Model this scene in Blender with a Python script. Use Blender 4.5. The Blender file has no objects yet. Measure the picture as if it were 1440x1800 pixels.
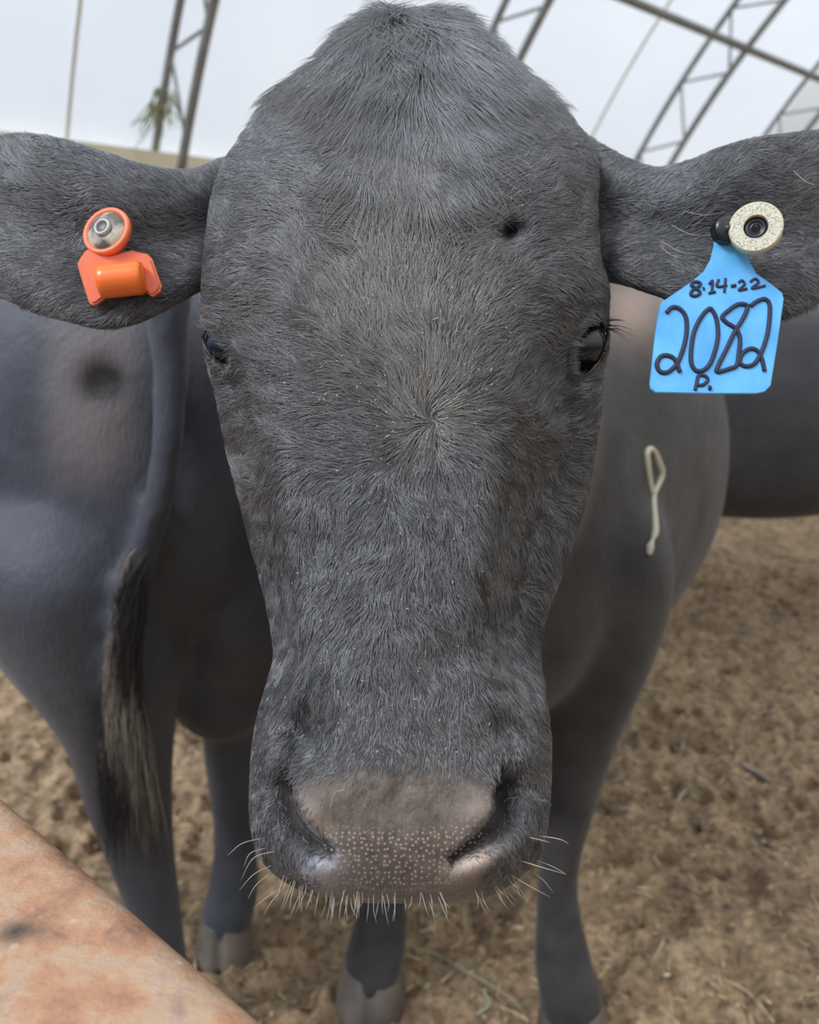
import bpy, bmesh, math, random
import numpy as np
from mathutils import Vector, Matrix, noise as mnoise
from mathutils.bvhtree import BVHTree

rng = np.random.default_rng(7)
random.seed(7)
scene = bpy.context.scene
COL = scene.collection

# ------------------------------------------------------------------ camera, sky, sun, exposure
CAM_H, PITCH, F = 1.3, 0.244, 1440.0
cam_data = bpy.data.cameras.new('camera')
cam = bpy.data.objects.new('camera', cam_data)
COL.objects.link(cam)
cam.location = (0, 0, CAM_H)
cam.rotation_euler = (math.pi / 2 - PITCH, 0, 0)
cam_data.sensor_fit = 'HORIZONTAL'
cam_data.sensor_width = 36.0
cam_data.lens = 36.0 * F / 1440.0
cam_data.clip_start = 0.02
cam_data.clip_end = 300
cam_data.dof.use_dof = True
cam_data.dof.focus_distance = 0.475
cam_data.dof.aperture_fstop = 9.0
scene.camera = cam

scene.view_settings.view_transform = 'Standard'
scene.view_settings.look = 'None'
scene.view_settings.gamma = 1.0
scene.view_settings.use_curve_mapping = False
scene.view_settings.exposure = 0.86

world = bpy.data.worlds.new('overcast_sky')
scene.world = world
world.use_nodes = True
wn = world.node_tree
wn.nodes.clear()
wo = wn.nodes.new('ShaderNodeOutputWorld')
wb = wn.nodes.new('ShaderNodeBackground')
wt = wn.nodes.new('ShaderNodeTexCoord')
wsep = wn.nodes.new('ShaderNodeSeparateXYZ')
wr = wn.nodes.new('ShaderNodeValToRGB')
wmr = wn.nodes.new('ShaderNodeMapRange')
wmr.inputs['From Min'].default_value = -1.0
wmr.inputs['From Max'].default_value = 1.0
wr.color_ramp.elements[0].position = 0.1
wr.color_ramp.elements[0].color = (0.70, 0.86, 1.14, 1)
wr.color_ramp.elements[1].position = 0.9
wr.color_ramp.elements[1].color = (1.0, 0.98, 0.93, 1)
wn.links.new(wt.outputs['Generated'], wsep.inputs[0])
wn.links.new(wsep.outputs['X'], wmr.inputs['Value'])
wn.links.new(wmr.outputs['Result'], wr.inputs['Fac'])
wr2 = wn.nodes.new('ShaderNodeValToRGB')
for _e, (_p, _c) in zip([wr2.color_ramp.elements[0], wr2.color_ramp.elements[1], wr2.color_ramp.elements.new(.3)], ((0.0, .10), (1.0, 2.35), (.3, .52))):
    _e.position = _p; _e.color = (_c, _c, _c, 1)
wmul = wn.nodes.new('ShaderNodeMix'); wmul.data_type = 'RGBA'; wmul.blend_type = 'MULTIPLY'; wmul.inputs[0].default_value = 1.0
wn.links.new(wsep.outputs['Z'], wr2.inputs['Fac'])
wn.links.new(wr.outputs['Color'], wmul.inputs[6]); wn.links.new(wr2.outputs['Color'], wmul.inputs[7])
wn.links.new(wmul.outputs[2], wb.inputs['Color'])
wb.inputs['Strength'].default_value = 1.0
wn.links.new(wb.outputs[0], wo.inputs[0])

sun_data = bpy.data.lights.new('sun', 'SUN')
sun_data.energy = 1.5
sun_data.angle = math.radians(18)
sun_data.color = (0.97, 0.98, 1.0)
sun = bpy.data.objects.new('sun', sun_data)
COL.objects.link(sun)
sun.rotation_euler = Vector((-.75, -.55, 1.0)).to_track_quat('Z', 'Y').to_euler()   # high, from behind and to one side of the camera

# ------------------------------------------------------------------ helpers
CP, SP = math.cos(PITCH), math.sin(PITCH)
RV = np.array([1.0, 0, 0]); UV_ = np.array([0, SP, CP]); FV = np.array([0, CP, -SP])
C0 = np.array([0, 0, CAM_H])


def P(u, v, d):
    """world point that stands d metres in front of the camera plane at photo position u, v"""
    u, v, d = np.broadcast_arrays(np.asarray(u, float), np.asarray(v, float), np.asarray(d, float))
    a = ((u - 720) / F * d)[..., None]
    b = (-(v - 900) / F * d)[..., None]
    return C0 + a * RV + b * UV_ + d[..., None] * FV


def unproj(X):
    q = X - C0
    d = q @ FV
    return 720 + F * (q @ RV) / d, 900 - F * (q @ UV_) / d, d


def cr(A, n, closed=False):
    """Catmull-Rom resampling of control points along axis 0"""
    A = np.asarray(A, float)
    K = len(A)
    if closed:
        t = np.linspace(0, K, n, endpoint=False)
        i = np.floor(t).astype(int); f = t - i
        g = lambda j: A[(i + j) % K]
    else:
        t = np.linspace(0, K - 1, n)
        i = np.minimum(np.floor(t).astype(int), K - 2); f = t - i
        ext = np.concatenate([[2 * A[0] - A[1]], A, [2 * A[-1] - A[-2]]])
        g = lambda j: ext[i + j + 1]
    f = f.reshape((-1,) + (1,) * (A.ndim - 1))
    p0, p1, p2, p3 = g(-1), g(0), g(1), g(2)
    return 0.5 * (2 * p1 + (p2 - p0) * f + (2 * p0 - 5 * p1 + 4 * p2 - p3) * f * f + (3 * p1 - p0 - 3 * p2 + p3) * f ** 3)


def sstep(a, b, x):
    t = np.clip((x - a) / (b - a), 0, 1)
    return t * t * (3 - 2 * t)


_lat = rng.random((64, 64, 64))


def vnoise(X, scale, seed=0):
    """smooth value noise in 0..1, X (...,3)"""
    q = np.asarray(X) * scale + seed * 17.31
    i = np.floor(q).astype(int); f = q - i; f = f * f * (3 - 2 * f)
    r = 0
    for dx in (0, 1):
        for dy in (0, 1):
            for dz in (0, 1):
                w = (f[..., 0] if dx else 1 - f[..., 0]) * (f[..., 1] if dy else 1 - f[..., 1]) * (f[..., 2] if dz else 1 - f[..., 2])
                r = r + w * _lat[(i[..., 0] + dx) % 64, (i[..., 1] + dy) % 64, (i[..., 2] + dz) % 64]
    return r


def grid_faces(n, m, off=0, wrap=True):
    a = np.arange(n - 1)[:, None]; b = np.arange(m if wrap else m - 1)[None, :]
    b2 = (b + 1) % m
    q = np.stack([a * m + b, a * m + b2, (a + 1) * m + b2, (a + 1) * m + b], -1).reshape(-1, 4) + off
    return q


def mesh_from(name, V, Q, T=None, smooth=True):
    me = bpy.data.meshes.new(name)
    faces = [tuple(map(int, x)) for x in Q]
    if T is not None:
        faces += [tuple(map(int, x)) for x in T]
    me.from_pydata([tuple(x) for x in np.asarray(V, float)], [], faces)
    me.validate()
    if smooth:
        me.polygons.foreach_set('use_smooth', [True] * len(me.polygons))
    me.update()
    return me


def fix_normals(me):
    bm = bmesh.new(); bm.from_mesh(me)
    bmesh.ops.recalc_face_normals(bm, faces=bm.faces)
    bm.to_mesh(me); bm.free(); me.update()
    return me


def loft(G):
    """closed tube from rings G (n,m,3): vertices, quads, cap triangles"""
    n, m = G.shape[:2]
    V = G.reshape(-1, 3)
    Q = grid_faces(n, m)
    c0, c1 = G[0].mean(0), G[-1].mean(0)
    V = np.concatenate([V, [c0, c1]])
    T = [(n * m, (j + 1) % m, j) for j in range(m)] + [(n * m + 1, (n - 1) * m + j, (n - 1) * m + (j + 1) % m) for j in range(m)]
    return V, Q, np.array(T)


def join(parts):
    Vs, Qs, Ts, o = [], [], [], 0
    for V, Q, T in parts:
        Vs.append(V); Qs.append(np.asarray(Q).reshape(-1, 4) + o); Ts.append(np.asarray(T).reshape(-1, 3) + o); o += len(V)
    return np.concatenate(Vs), np.concatenate(Qs), np.concatenate(Ts)


def obj(name, me, mat=None, parent=None, mats=None):
    o = bpy.data.objects.new(name, me)
    COL.objects.link(o)
    if mat is not None:
        me.materials.clear()
        me.materials.append(mat)
        me.polygons.foreach_set('material_index', [0] * len(me.polygons))
        me.update()
    if parent is not None:
        o.parent = parent
        o.matrix_parent_inverse = parent.matrix_world.inverted()
    return o


def tag(o, label, cat, group=None, kind=None):
    o['label'] = label; o['category'] = cat
    if group: o['group'] = group
    if kind: o['kind'] = kind
    return o


def empty(name, loc):
    o = bpy.data.objects.new(name, None)
    COL.objects.link(o)
    o.location = loc
    o.matrix_world = Matrix.Translation(Vector(loc))
    o.empty_display_size = 0.05
    return o


def tube(points, radii, m=10, n=None, cap=True):
    pts = np.asarray(points, float); rad = np.broadcast_to(np.asarray(radii, float), (len(pts),)).copy()
    if n:
        q = cr(np.concatenate([pts, rad[:, None]], 1), n); pts, rad = q[:, :3], np.maximum(q[:, 3], 1e-5)
    t = np.gradient(pts, axis=0); t /= np.linalg.norm(t, axis=1)[:, None] + 1e-12
    ref = np.array([0, 0, 1.0]) if abs(t[:, 2]).mean() < .8 else np.array([1.0, 0, 0])
    rings = []
    x = np.cross(ref, t[0]); x /= np.linalg.norm(x)
    for p, r, tt in zip(pts, rad, t):
        x = x - tt * (x @ tt); x /= np.linalg.norm(x) + 1e-12
        y = np.cross(tt, x)
        a = np.linspace(0, 2 * math.pi, m, endpoint=False)
        rings.append(p + r * (np.cos(a)[:, None] * x + np.sin(a)[:, None] * y))
    return loft(np.array(rings))


def eloft(st, n=40, m=40):
    """body loft: stations (centre xyz, axis xy direction angle, half width, half height); rings stand across the axis"""
    A = cr(np.array([s for s in st], float), n)
    a = np.linspace(0, 2 * math.pi, m, endpoint=False)
    rings = []
    for cx, cy, cz, ax, w, h, tilt in A:
        side = np.array([math.cos(ax), -math.sin(ax), 0]); fw = np.array([math.sin(ax), math.cos(ax), 0])
        up = np.array([0, 0, 1.0]) * math.cos(tilt) + fw * math.sin(tilt)
        s, c = np.sin(a), np.cos(a)
        e = 0.88
        rings.append(np.array([cx, cy, cz]) + np.sign(s)[:, None] * (abs(s) ** e)[:, None] * w * side + np.sign(c)[:, None] * (abs(c) ** e)[:, None] * h * up)
    return loft(np.array(rings))


def vloft(st, n=50, m=28):
    """leg loft: stations (x, y, z, half width x, half depth y) from top to bottom"""
    A = cr(np.array(st, float), n)
    a = np.linspace(0, 2 * math.pi, m, endpoint=False)
    R = np.stack([A[:, 0:1] + A[:, 3:4] * np.cos(a), A[:, 1:2] + A[:, 4:5] * np.sin(a), np.repeat(A[:, 2:3], m, 1)], -1)
    return loft(R)


def remeshed(parts, voxel, smooth_it=3, name='body'):
    V, Q, T = join(parts)
    me = fix_normals(mesh_from(name + '_src', V, Q, T))
    o = bpy.data.objects.new(name + '_tmp', me); COL.objects.link(o)
    r = o.modifiers.new('r', 'REMESH'); r.mode = 'VOXEL'; r.voxel_size = voxel
    s = o.modifiers.new('s', 'SMOOTH'); s.factor = .5; s.iterations = smooth_it
    dg = bpy.context.evaluated_depsgraph_get(); dg.update()
    out = bpy.data.meshes.new_from_object(o.evaluated_get(dg))
    bpy.data.objects.remove(o); bpy.data.meshes.remove(me)
    return out


def union(me_a, me_b):
    a = bpy.data.objects.new('ua_tmp', me_a); b = bpy.data.objects.new('ub_tmp', me_b)
    COL.objects.link(a); COL.objects.link(b)
    md = a.modifiers.new('b', 'BOOLEAN'); md.operation = 'UNION'; md.object = b
    md.solver = 'MANIFOLD'
    dg = bpy.context.evaluated_depsgraph_get(); dg.update()
    out = bpy.data.meshes.new_from_object(a.evaluated_get(dg))
    ok = len(out.vertices) > len(me_b.vertices) * .5
    if not ok:
        md.solver = 'EXACT'; dg.update()
        out = bpy.data.meshes.new_from_object(a.evaluated_get(dg))
    bpy.data.objects.remove(a); bpy.data.objects.remove(b)
    out.polygons.foreach_set('use_smooth', [True] * len(out.polygons))
    return out


# ------------------------------------------------------------------ materials
class NT:
    def __init__(s, name):
        s.m = bpy.data.materials.new(name); s.m.use_nodes = True
        s.t = s.m.node_tree; s.t.nodes.clear()
        s.out = s.n('ShaderNodeOutputMaterial')
        s.b = s.n('ShaderNodeBsdfPrincipled'); s.l(s.b.outputs[0], s.out.inputs[0])

    def n(s, t, **k):
        x = s.t.nodes.new(t)
        for a, b in k.items():
            if hasattr(x, a): setattr(x, a, b)
            else: x.inputs[a].default_value = b
        return x

    def l(s, a, b): s.t.links.new(a, b)

    def coord(s):
        return s.n('ShaderNodeTexCoord').outputs['Object']

    def noise(s, scale, detail=4, rough=.55, vec=None, dist=0):
        x = s.n('ShaderNodeTexNoise'); x.inputs['Scale'].default_value = scale; x.inputs['Detail'].default_value = detail
        x.inputs['Roughness'].default_value = rough; x.inputs['Distortion'].default_value = dist
        s.l(vec if vec is not None else s.coord(), x.inputs['Vector'])
        return x.outputs['Fac']

    def ramp(s, fac, els):
        x = s.n('ShaderNodeValToRGB')
        e = x.color_ramp.elements
        while len(e) < len(els): e.new(.5)
        for k, (p, c) in enumerate(els):
            e[k].position = p; e[k].color = (*c, 1) if len(c) == 3 else c
        s.l(fac, x.inputs['Fac'])
        return x.outputs['Color']

    def mix(s, fac, a, b, mode='MIX'):
        x = s.n('ShaderNodeMix'); x.data_type = 'RGBA'; x.blend_type = mode
        for i, v in ((0, fac), (6, a), (7, b)):
            if isinstance(v, (int, float)): x.inputs[i].default_value = v
            elif isinstance(v, tuple): x.inputs[i].default_value = (*v, 1)
            else: s.l(v, x.inputs[i])
        return x.outputs[2]

    def math(s, op, a, b=0.0):
        x = s.n('ShaderNodeMath'); x.operation = op
        for i, v in ((0, a), (1, b)):
            if isinstance(v, (int, float)): x.inputs[i].default_value = v
            else: s.l(v, x.inputs[i])
        return x.outputs[0]

    def attr(s, name, out='Fac'):
        x = s.n('ShaderNodeAttribute'); x.attribute_name = name
        return x.outputs[out]

    def bump(s, h, strength=.5, dist=.01):
        x = s.n('ShaderNodeBump'); x.inputs['Strength'].default_value = strength; x.inputs['Distance'].default_value = dist
        s.l(h, x.inputs['Height']); s.l(x.outputs[0], s.b.inputs['Normal'])
        return x


def simple(name, col, rough=.5, spec=.5, **k):
    t = NT(name)
    t.b.inputs['Base Color'].default_value = (*col, 1)
    t.b.inputs['Roughness'].default_value = rough
    t.b.inputs['Specular IOR Level'].default_value = spec
    for a, b in k.items(): t.b.inputs[a].default_value = b
    return t.m


def body_fur(name, a, b, scale=9):
    t = NT(name)
    n1 = t.noise(scale, 5, .6)
    c = t.ramp(n1, [(.3, a), (.7, b)])
    t.l(c, t.b.inputs['Base Color'])
    t.b.inputs['Roughness'].default_value = .55
    t.b.inputs['Specular IOR Level'].default_value = .35
    t.b.inputs['Sheen Weight'].default_value = .14
    t.b.inputs['Sheen Roughness'].default_value = .5
    mp = t.n('ShaderNodeMapping'); t.l(t.coord(), mp.inputs['Vector']); mp.inputs['Scale'].default_value = (1, 1, .25)
    h = t.noise(260, 3, .6, mp.outputs[0])
    h2 = t.noise(7, 3, .5)
    t.bump(t.math('ADD', h, t.math('MULTIPLY', h2, 6.0)), .4, .005)
    return t


# ------------------------------------------------------------------ hoop barn
AZ, WD, ZB, DEP = 0.852, 8.02, 2.749, 0.561
DW = np.array([math.sin(AZ), math.cos(AZ), 0]); NW = np.array([math.cos(AZ), -math.sin(AZ), 0])


def arch(L, off=0.0):
    """point of the hoop at arc length L above the wall top, off metres inside the outer chord (in-plane coordinates)"""
    n = 80
    l = np.linspace(0, L, n)
    ang = .498 + .089 * l
    x = np.trapz(np.sin(ang), l); z = ZB + np.trapz(np.cos(ang), l)
    a = ang[-1]
    return x + off * math.cos(a), z - off * math.sin(a), a


def hoop(s, L, off=0.0):
    x, z, _ = arch(L, off)
    return -NW * WD + DW * s + x * NW + np.array([0, 0, z])


t = NT('roof_fabric')
tr = t.n('ShaderNodeBsdfTranslucent'); df = t.n('ShaderNodeBsdfDiffuse'); mx = t.n('ShaderNodeMixShader')
nz = t.noise(.6, 4)
cc = t.ramp(nz, [(.3, (.86, .88, .89)), (.7, (.93, .94, .93))])
t.l(cc, tr.inputs[0]); t.l(cc, df.inputs[0]); mx.inputs[0].default_value = .6
t.l(df.outputs[0], mx.inputs[1]); t.l(tr.outputs[0], mx.inputs[2]); t.l(mx.outputs[0], t.out.inputs[0])
M_FABRIC = t.m

t = NT('galvanised_steel')
c = t.ramp(t.noise(6, 4), [(.3, (.26, .27, .26)), (.7, (.38, .39, .37))])
t.l(c, t.b.inputs['Base Color']); t.b.inputs['Metallic'].default_value = .3; t.b.inputs['Roughness'].default_value = .55
M_STEEL = t.m

t = NT('concrete_wall')
c = t.ramp(t.noise(3, 6), [(.3, (.82, .73, .52)), (.7, (.92, .86, .66))])
t.l(c, t.b.inputs['Base Color']); t.b.inputs['Roughness'].default_value = .9
M_WALL = t.m

# fabric shell (outside the outer chords), one smooth arch from the wall top to the ridge
SS = np.linspace(-4.5, 14.35, 40); LL = np.linspace(0, 11.5, 60)
V = np.array([[hoop(s, l, -.06) for l in LL] for s in SS])
V2 = np.array([[hoop(s, l, -.075) for l in LL] for s in SS])
n, m = V.shape[:2]
q = grid_faces(n, m, 0, False)
me = mesh_from('ceiling', V.reshape(-1, 3), q)
o = obj('ceiling', me, M_FABRIC); o['kind'] = 'structure'

# low wall under the fabric
def prism(p0, p1, half, z0, z1, perp):
    c = []
    for z in (z0, z1):
        for p in (p0, p1):
            for s in (-1, 1):
                c.append(np.append(p[:2] + perp[:2] * half * s, z))
    c = np.array(c)
    Q = [(0, 1, 3, 2), (4, 6, 7, 5), (0, 2, 6, 4), (1, 5, 7, 3), (0, 4, 5, 1), (2, 3, 7, 6)]
    return c, np.array(Q), np.zeros((0, 3), int)


pw0 = -NW * WD + DW * -4.5; pw1 = -NW * WD + DW * 14.35
V, Q, T = prism(pw0, pw1, .12, 0, ZB, NW)
o = obj('wall_back', fix_normals(mesh_from('wall_back', V, Q, T, False)), M_WALL); o['kind'] = 'structure'


def member(name, pts, r, parent, mat=M_STEEL, m=8):
    V, Q, T = tube(pts, r, m)
    return obj(name, fix_normals(mesh_from(name, V, Q, T)), mat, parent)


TR_LABELS = ['grey steel roof truss rising between the orange tagged ear and the poll',
             'grey steel roof truss just beside the hair tuft of the big black head',
             'grey steel roof truss crossed by the long purlin above the blue tagged ear',
             'pale grey end truss at the far edge of the white fabric roof']
for k, s in enumerate((3.751, 7.351, 11.133, 14.1)):
    root = empty('roof_truss', hoop(s, 0, 0))
    tag(root, TR_LABELS[k], 'roof truss', 'steel trusses carrying the fabric roof')
    Ls = np.linspace(-.0, 11.4, 50)
    member('outer_chord', [hoop(s, l, 0) for l in Ls], .04, root)
    member('inner_chord', [hoop(s, l, DEP) for l in Ls], .045, root)
    # webs
    step = 1.02; l = .35
    side = 0
    while l < 11.0:
        a = hoop(s, l, 0 if side else DEP); b = hoop(s, l + step * .55, DEP if side else 0)
        member('web_brace', [a, b], .017, root, m=6)
        l += step; side = 1 - side if False else side
        a2 = hoop(s, l - step * .45, DEP if side else 0); b2 = hoop(s, l, 0 if side else DEP)
        member('web_brace', [a2, b2], .017, root, m=6)
ax, az, _ = arch(2.734, DEP)
pur = [-NW * WD + DW * s + ax * NW + np.array([0, 0, az]) for s in np.linspace(-4.4, 14.3, 20)]
V, Q, T = tube(pur, .05, 10)
tag(obj('purlin', fix_normals(mesh_from('purlin', V, Q, T)), M_STEEL), 'long grey steel purlin tying the roof trusses together under the white fabric', 'purlin')
# pale seams of the fabric strips between the trusses
M_SEAM = simple('fabric_seam', (.78, .77, .66), .8, .2)
for k, s in enumerate((2.93, 9.95)):
    pts = [hoop(s, l, -.035) for l in np.linspace(0, 11.4, 40)]
    V, Q, T = tube(pts, .018, 6)
    o = obj('trim_%d' % (k + 1), fix_normals(mesh_from('fabric_seam', V, Q, T)), M_SEAM); o['kind'] = 'structure'
# red shed outside the open end
pc = -NW * 2.0 + DW * 24
t = NT('red_boards'); t.l(t.ramp(t.noise(4, 4), [(.3, (.5, .3, .26)), (.7, (.62, .44, .38))]), t.b.inputs['Base Color'])
M_RED = t.m
M_ROOFTIN = simple('tin_roof', (.45, .45, .46), .5)
shed_c = P(1452, 190, 30.0); shed_c[2] = 0
shed = empty('shed', tuple(shed_c))
tag(shed, 'faded red shed seen outside past the end of the white roof', 'shed')
_a, _b = shed_c + np.array([-.2, 0, 0]), shed_c + np.array([8, 2.5, 0])
V, Q, T = prism(_a, _b, 2.5, -.1, 5.6, np.array([-.3, .95, 0]))
obj('wall', fix_normals(mesh_from('wall', V, Q, T, False)), M_RED, shed)
V, Q, T = prism(_a + np.array([-.3, -.1, 0]), _b + np.array([.3, .1, 0]), 2.8, 5.6, 5.9, np.array([-.3, .95, 0]))
obj('roof', fix_normals(mesh_from('roof', V, Q, T, False)), M_ROOFTIN, shed)
t = NT('wisp_hay'); t.l(t.ramp(t.noise(9, 2), [(.3, (.30, .33, .16)), (.7, (.48, .48, .28))]), t.b.inputs['Base Color']); t.b.inputs['Roughness'].default_value = .8
M_WISP = t.m
for k, (l_, n_, ln_, lab) in enumerate(((2.05, 16, .35, 'green wisp of hay caught high on the truss above the orange tagged ear'), (.55, 26, .42, 'ragged green wisp of hay caught low on the truss near the ear'))):
    pr_ = []
    c_ = hoop(3.751, l_, -.01)
    for j in range(n_):
        a0 = c_ + rng.normal(0, .05, 3); dv_ = np.array([rng.normal(-.05, .12), rng.normal(0, .1), -ln_ * rng.uniform(.3, 1)])
        pr_.append(tube(np.array([a0, a0 + dv_ * .5 + rng.normal(0, .04, 3), a0 + dv_]), [.010, .009, .004], 5, 8))
    V, Q, T = join(pr_)
    tag(obj('hay_wisp', fix_normals(mesh_from('hay_wisp', V, Q, T)), M_WISP), lab, 'hay wisp', None, 'stuff')

# ------------------------------------------------------------------ floor of trampled bedding
gx = np.concatenate([np.linspace(-9, -1.6, 60)[:-1], np.linspace(-1.6, 3.0, 520), np.linspace(3.0, 16, 80)[1:]])
gy = np.concatenate([np.linspace(-3, .7, 20)[:-1], np.linspace(.7, 4.2, 420), np.linspace(4.2, 22, 90)[1:]])
GX, GY = np.meshgrid(gx, gy, indexing='ij')
X3 = np.stack([GX, GY, GX * 0], -1)


def ground_h(X3):
    h = .05 * (vnoise(X3, 1.3, 1) - .5) + .045 * (vnoise(X3, 6, 2) - .5)
    b = vnoise(X3, 15, 3); h = h + .050 * (np.abs(b - .5) * 2 - .5) * -1
    b = vnoise(X3, 38, 4); h = h + .026 * (b - .5)
    h = h + .008 * (vnoise(X3, 90, 5) - .5)
    return h


H = ground_h(X3)
holes = sstep(.73, .86, vnoise(X3 * np.array([.8, 1.4, 1]), 9, 8))
H -= .05 * holes
X3[..., 2] = H - .01
t = NT('trampled_bedding')
co = t.coord()
n1 = t.noise(5, 6, .65); n2 = t.noise(60, 6, .7); n3 = t.noise(18, 4, .6)
c1 = t.ramp(n1, [(.3, (.22, .158, .102)), (.55, (.31, .23, .152)), (.75, (.40, .31, .21))])
c2 = t.ramp(n2, [(.3, (.26, .24, .22)), (.46, (.88, .86, .84)), (.62, (1.35, 1.3, 1.2)), (.74, (2.1, 1.95, 1.65))])
c3 = t.ramp(n3, [(.32, (.50, .47, .44)), (.46, (1, 1, 1)), (.7, (1.15, 1.12, 1.05))])
c = t.mix(1.0, t.mix(1.0, c1, c2, 'MULTIPLY'), c3, 'MULTIPLY')
t.l(c, t.b.inputs['Base Color']); t.b.inputs['Roughness'].default_value = .9; t.b.inputs['Specular IOR Level'].default_value = .2
t.bump(t.noise(140, 5, .7), .6, .006)
M_GROUND = t.m
me = mesh_from('floor', X3.reshape(-1, 3), grid_faces(len(gx), len(gy), 0, False))
fl = obj('floor', me, M_GROUND); fl['kind'] = 'structure'
FLOOR_BVH = BVHTree.FromPolygons([tuple(v) for v in X3.reshape(-1, 3)], [tuple(map(int, f)) for f in grid_faces(len(gx), len(gy), 0, False)])


def hit(bvh, u, v):
    p = P(u, v, 1.0) - C0
    r = bvh.ray_cast(Vector(C0), Vector(p).normalized())
    return None if r[0] is None else (np.array(r[0]), np.array(r[1]))


# litter of straw bits lying everywhere in the bedding
t = NT('straw'); n1 = t.noise(30, 2)
t.l(t.ramp(n1, [(.3, (.34, .25, .14)), (.55, (.55, .44, .27)), (.75, (.78, .68, .47))]), t.b.inputs['Base Color']); t.b.inputs['Roughness'].default_value = .6
M_STRAW = t.m
parts = []
for k in range(3800):
    if k < 2600:
        x, y = rng.uniform(-.8, 2.0), rng.uniform(.75, 3.2)
    else:
        x, y = rng.uniform(-1.5, 3.2), rng.uniform(2.0, 4.4)
    ln = rng.uniform(.008, .045); w = rng.uniform(.001, .003); a = rng.uniform(0, math.pi * 2); tz = rng.normal(0, .25)
    dv = np.array([math.cos(a), math.sin(a), tz]); sd = np.array([-math.sin(a), math.cos(a), 0]) * w; up = np.array([0, 0, w * .5])
    parts.append((x, y, ln, dv, sd, up))
xy = np.array([[p_[0], p_[1], 0] for p_ in parts]); hz = ground_h(xy) - .035 * sstep(.73, .86, vnoise(xy * np.array([.8, 1.4, 1]), 9, 8)) - .01
V = []; Q = []
for (x, y, ln, dv, sd, up), z in zip(parts, hz):
    c = np.array([x, y, z + .003]); i = len(V)
    for e in (-1, 1):
        for s_, u_ in ((-1, -1), (1, -1), (1, 1), (-1, 1)):
            V.append(c + dv * ln * .5 * e + sd * s_ + up * u_)
    Q += [(i, i + 1, i + 5, i + 4), (i + 1, i + 2, i + 6, i + 5), (i + 2, i + 3, i + 7, i + 6), (i + 3, i, i + 4, i + 7), (i, i + 3, i + 2, i + 1), (i + 4, i + 5, i + 6, i + 7)]
o = obj('straw_litter', mesh_from('straw_litter', np.array(V), np.array(Q)), M_STRAW)
tag(o, 'short bits of straw trampled into the brown bedding', 'straw', None, 'stuff')

# crumbled clods of dung and dirt
parts = []
ico = bmesh.new(); bmesh.ops.create_icosphere(ico, subdivisions=2, radius=1.0)
IV = np.array([v.co[:] for v in ico.verts]); IF = np.array([[v.index for v in f.verts] for f in ico.faces]); ico.free()
for k in range(900):
    x, y = rng.uniform(-1.0, 2.8), rng.uniform(.9, 4.0)
    r = .004 + .016 * rng.random() ** 3
    v_ = IV * (1 + .7 * (vnoise(IV + k * 3.1, 1.6, 60) - .5))[:, None] * r * np.array([1, 1, .65]) * rng.uniform(.7, 1.3, 3)
    z = float(ground_h(np.array([x, y, 0.0]))) - .01
    parts.append((v_ + np.array([x, y, z + r * .25]), np.zeros((0, 4), int), IF))
t = NT('dirt_clod'); t.l(t.ramp(t.noise(40, 5), [(.3, (.10, .07, .045)), (.5, (.24, .175, .115)), (.7, (.40, .31, .21))]), t.b.inputs['Base Color']); t.b.inputs['Roughness'].default_value = .95
tag(obj('dirt_clods', mesh_from('dirt_clods', *join(parts)), t.m), 'small crumbled clods of dirt scattered over the bedding', 'dirt', None, 'stuff')

# ------------------------------------------------------------------ rusty rail
t = NT('rusty_steel')
n1 = t.noise(34, 6, .6); n2 = t.noise(120, 6, .7); n3 = t.noise(48, 5, .6, dist=.6)
c = t.ramp(n1, [(.30, (.26, .17, .12)), (.40, (.46, .26, .16)), (.48, (.58, .33, .20)), (.56, (.58, .42, .28)), (.66, (.55, .39, .32)), (.78, (.55, .46, .46))])
c = t.mix(t.math('MULTIPLY', t.ramp(n3, [(.56, (0, 0, 0)), (.72, (1, 1, 1))]), .65), c, (.30, .22, .17))
c = t.mix(t.math('MULTIPLY', t.ramp(n2, [(.6, (0, 0, 0)), (.75, (1, 1, 1))]), .5), c, (.75, .55, .38))
vo = t.n('ShaderNodeTexVoronoi'); vo.inputs['Scale'].default_value = 90; t.l(t.coord(), vo.inputs['Vector'])
pit = t.ramp(vo.outputs['Distance'], [(.0, (1, 1, 1)), (.14, (1, 1, 1)), (.2, (0, 0, 0))])
pitm = t.math('MULTIPLY', pit, t.ramp(t.noise(25, 2), [(.52, (0, 0, 0)), (.6, (1, 1, 1))]))
c = t.mix(t.math('MULTIPLY', pitm, .5), c, (.85, .72, .58))
ra = P(0, 1390, .4895)
hd_ = P(28, 1636, 1.0) - C0; hp = C0 + hd_ * ((1.02 - CAM_H) / hd_[2])
dn = t.n('ShaderNodeVectorMath'); dn.operation = 'DISTANCE'; t.l(t.coord(), dn.inputs[0]); dn.inputs[1].default_value = tuple(hp)
hm = t.ramp(t.math('ADD', dn.outputs['Value'], t.math('MULTIPLY', t.noise(90, 3), .006)), [(.006, (1, 1, 1)), (.0135, (0, 0, 0))])
c = t.mix(1.0, c, (.74, .70, .68), 'MULTIPLY')
c = t.mix(hm, c, (.06, .045, .035))
t.l(c, t.b.inputs['Base Color']); t.b.inputs['Roughness'].default_value = .62; t.b.inputs['Metallic'].default_value = 0.0
t.b.inputs['Specular IOR Level'].default_value = .45
t.bump(t.math('ADD', n2, n1), .5, .004)
M_RUST = t.m
ra = P(0, 1390, .4895); rb = P(480, 1800, .330)
rd = (rb - ra); rd[2] = 0; rd /= np.linalg.norm(rd)
rn = np.array([-rd[1], rd[0], 0]); rn = rn if rn[1] > 0 else -rn
top_z = 1.02
cr_r, hw, hh = .022, .065, .06
prof = []
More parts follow.
